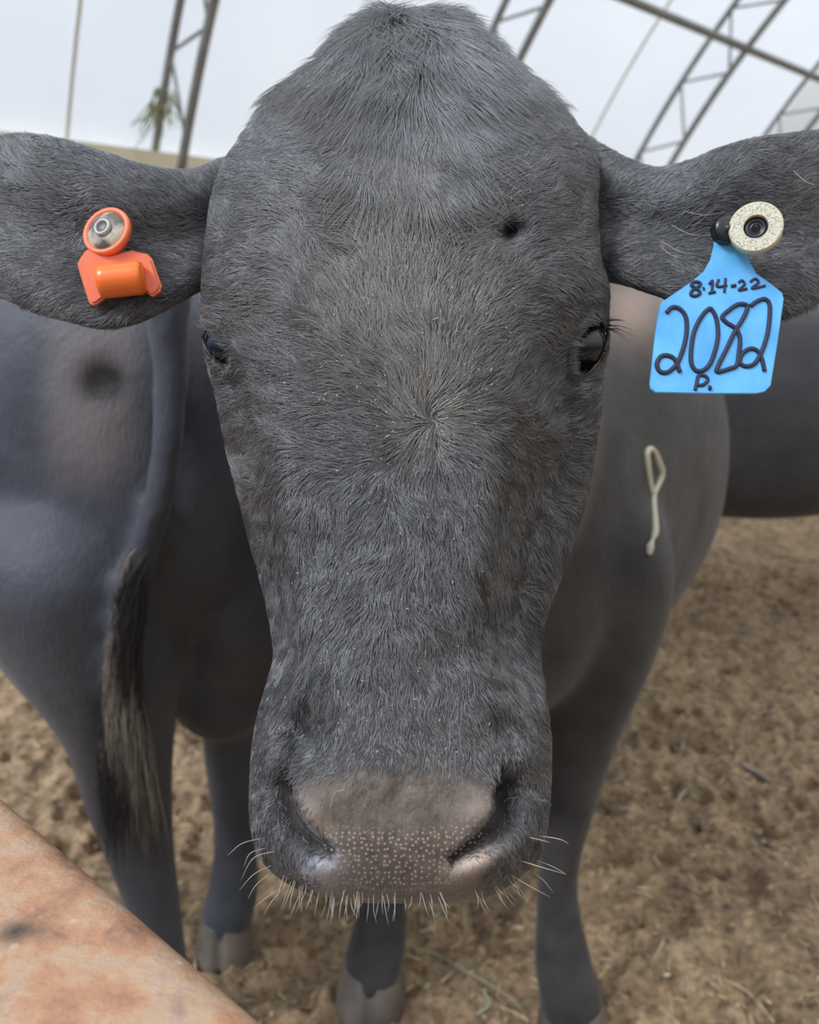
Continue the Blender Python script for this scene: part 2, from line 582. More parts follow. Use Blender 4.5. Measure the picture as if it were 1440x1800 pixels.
for cxs, czs, a0 in ((1, 1, 0), (-1, 1, 90), (-1, -1, 180), (1, -1, 270)):
    for a in np.radians(np.linspace(a0, a0 + 90, 9)):
        prof.append((cxs * (hw - cr_r) + cr_r * math.cos(a), czs * (hh - cr_r) + cr_r * math.sin(a)))
base_c = np.array([ra[0], ra[1], 0]) - rn * (hw - .006) + np.array([0, 0, top_z - hh])
rings = []
for s in np.linspace(-1.3, 1.5, 60):
    cpt = base_c + rd * s
    rings.append([cpt + rn * a + np.array([0, 0, b]) for a, b in prof])
rail = empty('fence_rail', tuple(base_c))
tag(rail, 'rusty orange steel rail with pitted top slanting below the muzzle', 'rail')
V, Q, T = loft(np.array(rings))
rail_beam = obj('beam', fix_normals(mesh_from('beam', V, Q, T)), M_RUST, rail)
for s in (-1.2, 1.4):
    cpt = base_c + rd * s
    V, Q, T = prism(cpt - rd * .05, cpt + rd * .05, .05, -.05, top_z - 2 * hh + .002, rn)
    obj('post', fix_normals(mesh_from('post', V, Q, T, False)), M_RUST, rail)

# ------------------------------------------------------------------ the big black head (built at its own depths in front of the camera)
ST = [  # v, uL, uR, u centre, front, side, back depth
    (16, 668, 778, 718, .600, .615, .64), (32, 640, 806, 718, .574, .603, .68), (60, 612, 840, 718, .556, .597, .70),
    (100, 578, 882, 718, .541, .592, .72), (150, 514, 938, 718, .529, .587, .735), (200, 462, 990, 717, .520, .582, .745),
    (250, 420, 1034, 717, .512, .577, .75), (300, 390, 1048, 716, .506, .572, .755), (350, 375, 1048, 716, .501, .566, .757),
    (400, 368, 1048, 716, .497, .560, .76), (450, 362, 1054, 715, .492, .554, .76), (500, 358, 1065, 714, .488, .548, .76),
    (550, 358, 1066, 713, .484, .545, .76), (600, 361, 1062, 711, .480, .545, .76), (650, 371, 1057, 708, .477, .548, .755),
    (700, 384, 1054, 705, .474, .551, .75), (750, 394, 1047, 702, .471, .553, .74), (800, 404, 1038, 698, .467, .554, .73),
    (850, 416, 1030, 695, .463, .553, .715), (900, 429, 1018, 692, .459, .550, .70), (950, 442, 1003, 690, .455, .545, .68),
    (1000, 456, 985, 688, .451, .538, .66), (1050, 469, 966, 688, .447, .530, .64), (1100, 479, 950, 688, .443, .521, .62),
    (1150, 484, 943, 689, .439, .511, .605), (1200, 473, 952, 690, .435, .501, .59), (1250, 457, 961, 692, .431, .492, .578),
    (1300, 447, 967, 694, .427, .484, .568), (1350, 442, 968, 696, .423, .477, .56), (1400, 440, 966, 697, .419, .471, .552),
    (1450, 442, 961, 698, .416, .466, .545), (1500, 455, 948, 699, .416, .463, .537), (1535, 484, 920, 700, .420, .462, .53),
    (1562, 528, 884, 702, .428, .463, .522), (1578, 580, 845, 705, .437, .466, .51), (1588, 650, 770, 708, .455, .470, .495)]
PF = [(.30, .03), (.55, .12), (.75, .30), (.90, .58)]           # forehead
PE = [(.30, .03), (.55, .13), (.74, .34), (.88, .62)]           # brow, eyes
PNL = [(.42, .015), (.70, .06), (.82, .25), (.91, .60)]          # nose bridge, one side
PNR = [(.30, .015), (.50, .06), (.62, .25), (.78, .62)]          # nose bridge, other side
PM = [(.38, .03), (.64, .12), (.82, .34), (.94, .66)]           # muzzle


def prof_at(v, side):
    ks = [0, 420, 600, 880, 1120, 1260, 1600]
    N_ = PNR if side > 0 else PNL
    ps = [PF, PF, PE, N_, N_, PM, PM]
    A = np.array(ps)
    out = [(float(np.interp(v, ks, A[:, i, 0])), float(np.interp(v, ks, A[:, i, 1]))) for i in range(4)]
    return out


cage = []
for v, uL, uR, uc, dfr, ds, db in ST:
    ring = [(uc, v, dfr)]
    for s, tt in prof_at(v, 1): ring.append((uc + s * (uR - uc), v, dfr + tt * (ds - dfr)))
    ring += [(uR, v, ds), (uc + .95 * (uR - uc), v, ds + .45 * (db - ds)), (uc + .62 * (uR - uc), v, ds + .88 * (db - ds)), (uc, v, db),
             (uc + .62 * (uL - uc), v, ds + .88 * (db - ds)), (uc + .95 * (uL - uc), v, ds + .45 * (db - ds)), (uL, v, ds)]
    for s, tt in reversed(prof_at(v, -1)): ring.append((uc + s * (uL - uc), v, dfr + tt * (ds - dfr)))
    cage.append(ring)
cage = np.array(cage)
NV, NA = 420, 352
G = cr(cage, NV)                                              # along the head
G = np.moveaxis(cr(np.moveaxis(G, 1, 0), NA, True), 0, 1)     # around the ring
# front weight: 1 on the face, 0 behind the silhouette
kk = np.arange(NA) / NA * 16
front = 1 - sstep(4.6, 6.0, np.minimum(kk, 16 - kk))
U, Vv, D = G[..., 0], G[..., 1], G[..., 2]


def gauss(u0, v0, su, sv, rot=0):
    a = math.radians(rot)
    x, y = U - u0, Vv - v0
    xr = x * math.cos(a) + y * math.sin(a); yr = -x * math.sin(a) + y * math.cos(a)
    return np.exp(-(xr / su) ** 2 - (yr / sv) ** 2)


def seg_dist(u, v, pts):
    best = np.full(np.shape(u), 1e9); par = np.zeros(np.shape(u))
    n = len(pts) - 1
    for i in range(n):
        a, b = np.array(pts[i], float), np.array(pts[i + 1], float)
        ab = b - a; t_ = np.clip(((u - a[0]) * ab[0] + (v - a[1]) * ab[1]) / (ab @ ab), 0, 1)
        dd = np.hypot(u - a[0] - t_ * ab[0], v - a[1] - t_ * ab[1])
        w = dd < best
        best = np.where(w, dd, best); par = np.where(w, (i + t_) / n, par)
    return best, par


NOS_R = [(876, 1376), (871, 1400), (873, 1424), (858, 1448), (836, 1472), (812, 1490), (790, 1508)]
NOS_L = [(511, 1376), (514, 1402), (522, 1428), (540, 1456), (562, 1476), (588, 1494)]


def nostril_field(u, v, pts, sgn):
    """opening with a crisp inner rim that fades outwards: depth 0..1 and distance from the rim"""
    dist, par = seg_dist(u, v, pts)
    px = np.array([p[0] for p in pts], float); py = np.array([p[1] for p in pts], float)
    xin = np.interp(v, py, px)
    outer = (u - xin) * sgn
    outer = np.where(v < py[0], (u - px[0]) * sgn, outer)
    w = (46 * (1 - par) ** 1.2 + 15)
    o = np.exp(-(dist / w) ** 1.6)
    i = 1 - sstep(0, 9, dist)
    o = o * sstep(-55, 30, v - py[0])
    i = i * sstep(-40, 14, v - py[0])
    return np.where(outer > 0, o, i) * (1 - .62 * par), np.where(outer > 0, dist, -dist), par
EYE_R = (1039, 610, 51, 25, 22)     # centre, half axes, lean
EYE_L = (380, 609, 38, 17, -32)


def eye_r(u, v, e):
    a = math.radians(e[4]); x, y = u - e[0], v - e[1]
    xr = x * math.cos(a) + y * math.sin(a); yr = -x * math.sin(a) + y * math.cos(a)
    return np.hypot(xr / e[3], yr / e[2])


dd = np.zeros_like(D)
dd -= .010 * gauss(715, 130, 120, 110)                  # tuft mound
dd -= .010 * gauss(1010, 505, 60, 60) + .009 * gauss(405, 505, 60, 60)   # brows
dd += .012 * gauss(965, 690, 50, 90, 18) + .010 * gauss(432, 690, 36, 85, -22)    # hollow before the eyes
dd += .018 * gauss(896, 410, 19, 17) + .006 * gauss(893, 395, 52, 46)    # dimple on the forehead
dd -= .004 * gauss(500, 262, 40, 26)                    # horn bud
dd += .003 * gauss(760, 740, 70, 60)
dd += .004 * gauss(1030, 668, 34, 9) - .004 * gauss(1022, 690, 32, 16)
dd -= .006 * gauss(1000, 730, 20, 90, 28)               # cheek crest
dd += .010 * gauss(985, 800, 40, 120, 12)
dd += .010 * gauss(905, 1040, 42, 170) + .008 * gauss(920, 880, 38, 120) + .007 * gauss(470, 960, 26, 170)
dd += .019 * gauss(536, 1292, 36, 50) + .005 * gauss(800, 1150, 45, 60) + .007 * gauss(880, 1290, 40, 45)
dd -= .006 * gauss(925, 1420, 34, 80) + .006 * gauss(476, 1420, 28, 80)   # nostril wings
dd -= .006 * gauss(845, 1425, 34, 38, -35) + .006 * gauss(552, 1425, 30, 40, 35)
dd -= .007 * gauss(560, 1535, 42, 26) + .007 * gauss(845, 1520, 48, 26, -25)
dd += .003 * gauss(700, 1400, 20, 50)
for pts, sg_, amp in ((NOS_R, 1, .030), (NOS_L, -1, .026)):
    dd += amp * nostril_field(U, Vv, pts, sg_)[0]
for e, amp in ((EYE_R, .034), (EYE_L, .030)):
    r = eye_r(U, Vv, e)
    dd += amp * (1 - sstep(.86, 1.08, r))
    dd -= .0028 * np.exp(-((r - 1.25) / .2) ** 2)       # lid rims
dd -= .0025 * (vnoise(P(U, Vv, D), 45, 11) - .5) + .004 * (vnoise(P(U, Vv, D), 18, 12) - .5)
D = D + dd * front
HEADG = P(U, Vv, D)
HV, HQ, HT = loft(HEADG)


def ear(st, sgn):
    """ear loft, stations (u, v top, v bottom, depth, thickness)"""
    A = cr(np.array(st, float), 130)
    m = 110
    a = np.linspace(0, 2 * math.pi, m, endpoint=False)
    c, s = np.cos(a), np.sin(a)           # c=+1 top edge, s<0 front
    vc = (A[:, 1] + A[:, 2]) / 2; vh = (A[:, 2] - A[:, 1]) / 2
    vv = vc[:, None] - vh[:, None] * c
    uu = np.repeat(A[:, 0:1], m, 1) + 0 * vv
    th = A[:, 4:5]
    fr = np.where(s < 0, 1.0, 0.0)
    L = np.linspace(0, 1, 130)[:, None]
    bowl = np.sin(np.clip(L * 1.1, 0, 1) * math.pi) ** .8
    d = A[:, 3:4] + th * np.sign(s) * np.abs(s) ** .7 + fr * bowl * .020 * np.exp(-((c + .12) / .50) ** 2) * (1 - c * c) ** .5
    d = d - (1 - fr) * 0 + .012 * c * (1 - L)
    X = P(uu, vv, d)
    X = X + (.004 * (vnoise(X, 25, 21) - .5))[..., None] * FV
    return X


EAR_L = ear([(470, 330, 470, .615, .03), (425, 252, 490, .615, .018), (392, 276, 500, .604, .022), (350, 295, 512, .592, .024), (295, 297, 540, .578, .020), (240, 286, 566, .568, .015),
             (185, 267, 576, .563, .012), (120, 247, 564, .562, .010), (55, 238, 545, .566, .009), (0, 240, 520, .575, .008), (-60, 265, 490, .59, .007),
             (-115, 310, 450, .605, .006), (-150, 355, 415, .615, .004), (-160, 375, 395, .618, .002)], -1)
EAR_R = ear([(970, 330, 470, .615, .03), (1008, 228, 480, .615, .018), (1050, 253, 490, .606, .022), (1100, 277, 502, .594, .024), (1150, 293, 518, .582, .020), (1205, 284, 540, .572, .015),
             (1260, 263, 560, .566, .012), (1320, 246, 570, .564, .010), (1380, 237, 560, .566, .009), (1440, 232, 532, .575, .008), (1500, 250, 498, .59, .007),
             (1560, 295, 455, .605, .006), (1595, 340, 415, .615, .004), (1605, 365, 392, .618, .002)], 1)

# ---- body behind the head
hoofs = []
NB = P(715, 470, .68)


def foreleg(x0, y0, mirror=1):
    k = mirror
    st = [(x0 + .0 * k, y0 + .06, 1.10, .03, .05), (x0 + .01 * k, y0 + .04, 1.03, .075, .11), (x0 + .02 * k, y0 + .02, .94, .10, .14), (x0 + .02 * k, y0 + .01, .84, .105, .13), (x0 + .012 * k, y0, .72, .084, .095),
          (x0 - .005 * k, y0, .60, .062, .072), (x0 - .016 * k, y0 - .005, .52, .052, .058), (x0 - .028 * k, y0 - .01, .43, .043, .048), (x0 - .034 * k, y0 - .005, .36, .038, .043),
          (x0 - .034 * k, y0, .30, .037, .040), (x0 - .028 * k, y0, .22, .043, .046), (x0 - .018 * k, y0 - .01, .14, .054, .058), (x0 - .008 * k, y0 - .022, .085, .058, .062),
          (x0 - .002 * k, y0 - .03, .05, .058, .064), (x0 - .002 * k, y0 - .03, .035, .05, .055)]
    hoofs.append((x0, y0 - .035, .066, .075))
    return vloft(st)


def hindleg(x0, y0, fx, fy):
    """hip to hoof, facing +y"""
    st = [(x0, y0 + .05, 1.02, .14, .22), (x0, y0, .86, .125, .20), (x0, y0 + .02, .72, .10, .15), (x0 * .6 + fx * .4, y0 * .7 + fy * .3, .60, .072, .10),
          (fx, fy + .0, .49, .052, .070), (fx, fy, .42, .047, .062), (fx, fy + .02, .33, .040, .046), (fx, fy + .03, .22, .040, .043), (fx, fy + .02, .13, .048, .052),
          (fx, fy + .01, .07, .052, .058), (fx, fy, .035, .048, .052)]
    hoofs.append((fx, fy, .058, .07))
    return vloft(st)


AXM = .20
torso = eloft([(.10, 1.10, .90, AXM, .07, .10, 0), (.115, 1.15, .92, AXM, .16, .22, 0), (.14, 1.25, .975, AXM, .215, .335, 0), (.185, 1.40, 1.0, AXM, .28, .39, 0),
               (.24, 1.58, .99, AXM, .355, .395, 0), (.285, 1.78, .965, AXM, .395, .385, 0), (.36, 2.1, .95, AXM, .40, .38, 0), (.44, 2.42, .98, AXM, .34, .34, 0),
               (.50, 2.66, 1.02, AXM, .24, .27, 0), (.53, 2.78, 1.06, AXM, .12, .14, 0)], 60, 48)
neck = eloft([(NB[0], NB[1] - .03, NB[2] - .01, .02, .06, .07, .2), (NB[0] + .005, NB[1] + .05, NB[2] - .03, .05, .085, .13, .25), (.04, .88, 1.235, .15, .10, .17, .25),
              (.08, 1.05, 1.16, .2, .13, .22, .25), (.13, 1.25, 1.08, .2, .18, .27, .2), (.17, 1.4, 1.0, .2, .2, .26, .1)], 40, 36)
brisket = eloft([(.06, .98, .98, .2, .03, .10, .3), (.085, 1.05, .88, .2, .055, .16, .2), (.11, 1.15, .76, .2, .085, .16, .1), (.14, 1.3, .70, .2, .10, .12, 0), (.17, 1.45, .68, .2, .07, .08, 0)], 30, 30)
parts = [torso, neck, brisket, foreleg(.300, 1.265, 1), foreleg(-.075, 1.355, -1), hindleg(.36, 2.55, .34, 2.62), hindleg(.68, 2.48, .70, 2.58)]
body_me = remeshed(parts, .011, 14, 'cow_body')

head_me = fix_normals(mesh_from('head_src', HV, HQ, HT))
for E_ in (EAR_L, EAR_R):
    e_me = fix_normals(mesh_from('ear_src', *loft(E_)))
    head_me = union(head_me, e_me)
cow_me = union(head_me, body_me)
cow_me.name = 'black_cow'
print('cow verts', len(cow_me.vertices))

# masks for coat colours, some holding painted light: bare nose pad, papillae band, bald dimple
co_ = np.empty(len(cow_me.vertices) * 3); cow_me.vertices.foreach_get('co', co_); co_ = co_.reshape(-1, 3)
pu, pv, pd = unproj(co_)
is_head = (pd < .60) & (pd > .05)


def pad_mask(u, v):
    # outline of the bare pad between the nostrils
    tb = 1338 + 16 * ((u - 700) / 150.0) ** 2
    side = np.interp(v, [1330, 1390, 1430, 1470, 1500, 1540, 1590], [150, 178, 172, 140, 128, 150, 170])
    cx = np.interp(v, [1330, 1500, 1590], [698, 700, 700])
    return sstep(-22, 40, v - tb) * (1 - sstep(-30, 16, np.abs(u - cx) - side)) * sstep(-6, 10, 1605 - v)


def lip_mask(u, v):
    a = np.exp(-((u - 562) / 44) ** 2 - ((v - 1530) / 30) ** 2)
    x, y = u - 836, v - 1516
    xr, yr = x * .88 - y * .47, x * .47 + y * .88
    b = np.exp(-(xr / 50) ** 2 - (yr / 20) ** 2)
    return np.clip(a * 1.0, 0, 1), np.clip(b * 1.1, 0, 1)


def put(me, name, val, typ='FLOAT'):
    a = me.attributes.new(name, typ, 'POINT')
    a.data.foreach_set('vector' if typ == 'FLOAT2' else 'value', np.ascontiguousarray(val, dtype=np.float32).ravel())


fh = is_head.astype(float)
put(cow_me, 'pad', pad_mask(pu, pv) * fh)
la, lb = lip_mask(pu, pv)
def lobe(u, v, u0, v0, a, b, rot):
    r_ = math.radians(rot); x, y = u - u0, v - v0
    xr, yr = x * math.cos(r_) + y * math.sin(r_), -x * math.sin(r_) + y * math.cos(r_)
    return np.exp(-(xr / a) ** 2 - (yr / b) ** 2)


wing_lit = lobe(pu, pv, 838, 1430, 62, 25, -32) + lobe(pu, pv, 545, 1432, 52, 24, 48)
inside = np.maximum(1 - sstep(0, 6, nostril_field(pu, pv, NOS_R, 1)[1]), 0) * np.maximum(1 - sstep(0, 6, nostril_field(pu, pv, NOS_L, -1)[1]), 0)
put(cow_me, 'wing', np.clip(wing_lit, 0, 1) * inside * fh)
put(cow_me, 'lip_a', la * fh); put(cow_me, 'lip_b', lb * fh)
vmid = np.interp(pu, [560, 620, 700, 790, 870], [1500, 1508, 1512, 1504, 1470])
dots = sstep(-62, -38, pv - vmid) * (1 - sstep(40, 62, pv - vmid)) * (1 - sstep(120, 160, np.abs(pu - 710)))
put(cow_me, 'dots', dots * fh)
put(cow_me, 'pxy', np.stack([pu, pv], -1) / 1000.0, 'FLOAT2')
shp = np.zeros(len(pu))
for pts, sg_ in ((NOS_R, 1), (NOS_L, -1)):
    fd, sd0, pr = nostril_field(pu, pv, pts, sg_)
    shp = np.maximum(shp, sstep(-22, 4, pv - pts[0][1]) * np.exp(-(np.maximum(sd0, 0) / (30 * (1 - .6 * pr))) ** 2) * (1 - sstep(0, 5, -sd0)))
put(cow_me, 'nostril', shp * fh)
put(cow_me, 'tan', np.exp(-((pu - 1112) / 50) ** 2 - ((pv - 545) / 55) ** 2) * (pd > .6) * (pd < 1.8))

t = body_fur('black_coat', (.018, .018, .020), (.056, .054, .055))
base = t.b.inputs['Base Color'].links[0].from_socket
padc = t.ramp(t.noise(110, 8, .72), [(.32, (.055, .042, .034)), (.5, (.098, .076, .061)), (.68, (.160, .128, .104))])
col = t.mix(t.attr('pad'), base, padc)
col = t.mix(t.math('MULTIPLY', t.attr('wing'), .85), col, (.235, .19, .155))  # light caught by the upturned nostril folds, painted as paler skin
col = t.mix(t.attr('lip_a'), col, (.30, .30, .33))  # bluish wet gloss painted into the lip colour
lipb = t.ramp(t.noise(60, 4, .6), [(.3, (.32, .23, .17)), (.7, (.56, .47, .40))])
col = t.mix(t.attr('lip_b'), col, lipb)  # pale pinkish lip with its wet highlight painted in
col = t.mix(t.attr('nostril'), col, (.022, .016, .013))
vo = t.n('ShaderNodeTexVoronoi'); vo.voronoi_dimensions = '2D'; vo.inputs['Scale'].default_value = 100; vo.inputs['Randomness'].default_value = .7
t.l(t.attr('pxy', 'Vector'), vo.inputs['Vector'])
dot = t.ramp(vo.outputs['Distance'], [(.0, (1, 1, 1)), (.15, (1, 1, 1)), (.28, (0, 0, 0))])
dm = t.math('MULTIPLY', dot, t.attr('dots'))
col = t.mix(t.math('MULTIPLY', dm, .85), col, (.36, .29, .235))
t.l(col, t.b.inputs['Base Color'])
col = t.mix(t.math('MULTIPLY', t.attr('tan'), .8), col, (.36, .26, .20))  # warm light on the withers painted as a tan coat patch
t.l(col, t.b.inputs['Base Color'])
rg = t.math('SUBTRACT', .6, t.math('MULTIPLY', t.attr('lip_a'), .32))
t.l(rg, t.b.inputs['Roughness'])
M_COAT = t.m

cow = empty('cow', (.15, 1.3, 0))
tag(cow, 'black cow facing the viewer, its big hornless head and two tagged ears up close', 'cow')
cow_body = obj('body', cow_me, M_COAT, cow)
COW_BVH = BVHTree.FromPolygons([tuple(v) for v in co_], [tuple(p.vertices) for p in cow_me.polygons])

# eyes
M_LID = simple('lid_skin', (.020, .019, .019), .45, .4)
M_EYE = simple('eyeball', (.006, .007, .010), .04, .6)
for c, r in (((1020, 610, .552), .0195), ((408, 611, .551), .0195)):
    pc = P(*c)
    bm = bmesh.new(); bmesh.ops.create_uvsphere(bm, u_segments=48, v_segments=32, radius=r); 
    for f_ in bm.faces: f_.smooth = True
    me = bpy.data.meshes.new('eye'); bm.to_mesh(me); bm.free()
    o = obj('eye', me, M_EYE); o.location = pc; o.parent = cow; o.matrix_parent_inverse = cow.matrix_world.inverted()

for (c, r), e in (((P(1020, 610, .552), .0195), EYE_R), ((P(408, 611, .551), .0195), EYE_L)):
    ring = []
    a_ = math.radians(e[4])
    for ph in np.linspace(0, 2 * math.pi, 72, endpoint=False):
        x, y = e[3] * 1.02 * math.cos(ph), e[2] * 1.02 * math.sin(ph)
        u_, v_ = e[0] + x * math.cos(a_) - y * math.sin(a_), e[1] + x * math.sin(a_) + y * math.cos(a_)
        rd_ = P(u_, v_, 1.0) - C0; rd_ /= np.linalg.norm(rd_)
        oc = C0 - c; b_ = oc @ rd_; disc_ = b_ * b_ - (oc @ oc - (r * 1.03) ** 2)
        if disc_ > 0: ring.append(C0 + rd_ * (-b_ - math.sqrt(disc_)))
        else:
            q_ = C0 + rd_ * -b_; ring.append(c + (q_ - c) / np.linalg.norm(q_ - c) * r * 1.03)
    ring = np.array(ring); ring = np.concatenate([ring, ring[:1]])
    V, Q, T = tube(ring, .0015, 10)
    obj('eyelid', fix_normals(mesh_from('eyelid', V, Q, T)), M_LID, cow)

# hooves
t = NT('hoof_horn'); t.l(t.ramp(t.noise(14, 5), [(.3, (.07, .06, .052)), (.7, (.17, .14, .11))]), t.b.inputs['Base Color']); t.b.inputs['Roughness'].default_value = .6
M_HOOF = t.m


def hoof(x, y, rx, ry, parent, ang=0.0):
    m = 48
    a = np.linspace(0, 2 * math.pi, m, endpoint=False)
    rings = []
    for z, k, sh in ((.075, .80, .012), (.06, .86, .008), (.035, .95, 0), (.006, 1.03, -.008), (-.012, 1.02, -.008)):
        cl = 1 - .26 * np.exp(-((a + math.pi / 2 - 2 * math.pi * (a > math.pi)) / .16) ** 2)
        cl = 1 - .26 * np.exp(-(((a - 1.5 * math.pi)) / .15) ** 2)
        ex = np.cos(a) * rx * k * cl; ey = np.sin(a) * ry * k * cl + sh
        rings.append(np.stack([x + ex, y + ey, np.full(m, z)], -1))
    R = np.array(rings); R = cr(R, 20)
    V, Q, T = loft(R)
    return obj('hoof', fix_normals(mesh_from('hoof', V, Q, T)), M_HOOF, parent)


main_hoofs = list(hoofs)
for h_ in main_hoofs: hoof(*h_, cow)

# ------------------------------------------------------------------ fur of the head
WH = (762, 738)


def flow(u, v):
    x, y = u - WH[0], v - WH[1]
    r = np.hypot(x, y) + 1e-6
    fx, fy = x / r, y / r
    # radiating whorl with a slight spiral
    sp = .35 * np.exp(-r / 120)
    fx, fy = fx - sp * fy, fy + sp * fx
    # nose: straight down, spreading
    kd = sstep(30, 200, v - WH[1])
    dx, dy = np.clip((u - 692) / 420, -.8, .8), np.ones_like(u)
    fx, fy = fx * (1 - kd) + dx * kd, fy * (1 - kd) + dy * kd
    # forehead: up and outward
    ku = sstep(60, 260, WH[1] - v)
    dx, dy = np.clip((u - 725) / 150, -1.6, 1.6), -np.ones_like(u) * .9
    fx, fy = fx * (1 - ku) + dx * ku, fy * (1 - ku) + dy * ku
    # side of the forehead swept outward, towards the ears
    ko = sstep(130, 300, np.abs(u - 715)) * (1 - sstep(560, 700, v))
    dx, dy = np.sign(u - 715) * 1.0, -.25 * np.ones_like(u) + .5 * sstep(350, 600, v)
    fx, fy = fx * (1 - ko) + dx * ko, fy * (1 - ko) + dy * ko
    # poll: hangs down from the crown, spreading
    kp = (1 - sstep(250, 390, v + .35 * np.abs(u - 715)))
    dx, dy = (u - 712) / 150, np.ones_like(u) * np.clip((v - 22 + .9 * np.abs(u - 715)) / 40, -.9, 1)
    fx, fy = fx * (1 - kp) + dx * kp, fy * (1 - kp) + dy * kp
    n_ = np.hypot(fx, fy) + 1e-6
    return fx / n_, fy / n_


def hair_from_grid(GR, count, keep, length, flowf, lift=.28, rad=.00015, clump=.75, cell=11.0, seg=5):
    """hair strands rooted on the quads of a lofted grid, outward normals away from the grid axis"""
    n, m = GR.shape[:2]
    A = GR[:-1]; B = GR[1:]
    A2 = np.roll(A, -1, 1); B2 = np.roll(B, -1, 1)
    N = np.cross(A2 - A, B - A)
    ar = np.linalg.norm(N, axis=-1)
    cen = GR.mean(1)[:-1, None]
    N = N / (ar[..., None] + 1e-15)
    sgn = np.sign((N * (A - cen)).sum(-1)); 
    s_med = 1.0 if np.median(sgn) > 0 else -1.0
    N = N * s_med
    mid = (A + A2 + B + B2) / 4
    u, v, d = unproj(mid)
    vd = mid - C0; vd /= np.linalg.norm(vd, axis=-1)[..., None]
    facing = -(N * vd).sum(-1)
    w = ar * keep(u, v, d) * sstep(-.45, -.1, facing)
    p = w.ravel() / w.sum()
    idx = rng.choice(len(p), count, p=p)
    i, j = np.unravel_index(idx, w.shape)
    a, b = rng.random(count)[:, None], rng.random(count)[:, None]
    X = A[i, j] * (1 - a) * (1 - b) + A2[i, j] * a * (1 - b) + B[i, j] * (1 - a) * b + B2[i, j] * a * b
    Nn = N[i, j]
    u, v, d = unproj(X)
    fx, fy = flowf(u, v)
    # slow wander of the lie of the hair
    Z = np.stack([u / 1000, v / 1000, u * 0], -1)
    wv = (vnoise(Z, 16, 31) - .5) * 1.3 + (vnoise(Z, 45, 32) - .5) * 1.1 + rng.normal(0, .16, count)
    fx, fy = fx * np.cos(wv) - fy * np.sin(wv), fx * np.sin(wv) + fy * np.cos(wv)
    T = fx[:, None] * RV - fy[:, None] * UV_
    T = T - Nn * (T * Nn).sum(-1)[:, None]
    T /= np.linalg.norm(T, axis=1)[:, None] + 1e-9
    L = length(u, v) * rng.uniform(.65, 1.15, count)
    # clumps: tips drawn towards a random centre of their cell (cells stretched along the lie)
    S = np.cross(Nn, T)
    ca = np.arctan2(fy, fx)
    qa = np.round(ca / .5) * .5
    along = u * np.cos(qa) + v * np.sin(qa); acr = -u * np.sin(qa) + v * np.cos(qa)
    ca_i = np.floor(along / (cell * 2.6) + .37 * np.floor(acr / cell)).astype(int); cb_i = np.floor(acr / cell).astype(int)
    hsh = np.abs(np.sin(ca_i * 12.9898 + cb_i * 78.233 + qa * 3.1) * 43758.5453) % 1.0
    hs2 = np.abs(np.sin(ca_i * 39.346 + cb_i * 11.135 + qa * 7.7) * 24634.6345) % 1.0
    off = ((cb_i + .3 + .4 * hsh) * cell - acr) * d / F            # metres across the lie
    lf = lift * (.55 + .9 * hs2) 
    pts = []
    for k in range(seg):
        s = k / (seg - 1)
        cmul = clump
        pts.append(X + T * (L * s)[:, None] + Nn * (L * lf * s * (1.0 - .55 * s))[:, None] + S * (off * clump * s ** 1.3)[:, None])
    pts = np.stack(pts, 1)
    r0 = rad * rng.uniform(.7, 1.3, count)
    prof_ = np.array([1.0, 1.0, .85, .6, .15])[:seg]
    R = r0[:, None] * prof_
    shade = np.clip(-.05 + .95 * hsh + rng.normal(0, .2, count), .0, 1.4)
    shade = shade * (1 - .95 * np.exp(-((u - 896) / 40) ** 2 - ((v - 406) / 36) ** 2))
    return pts, R, shade


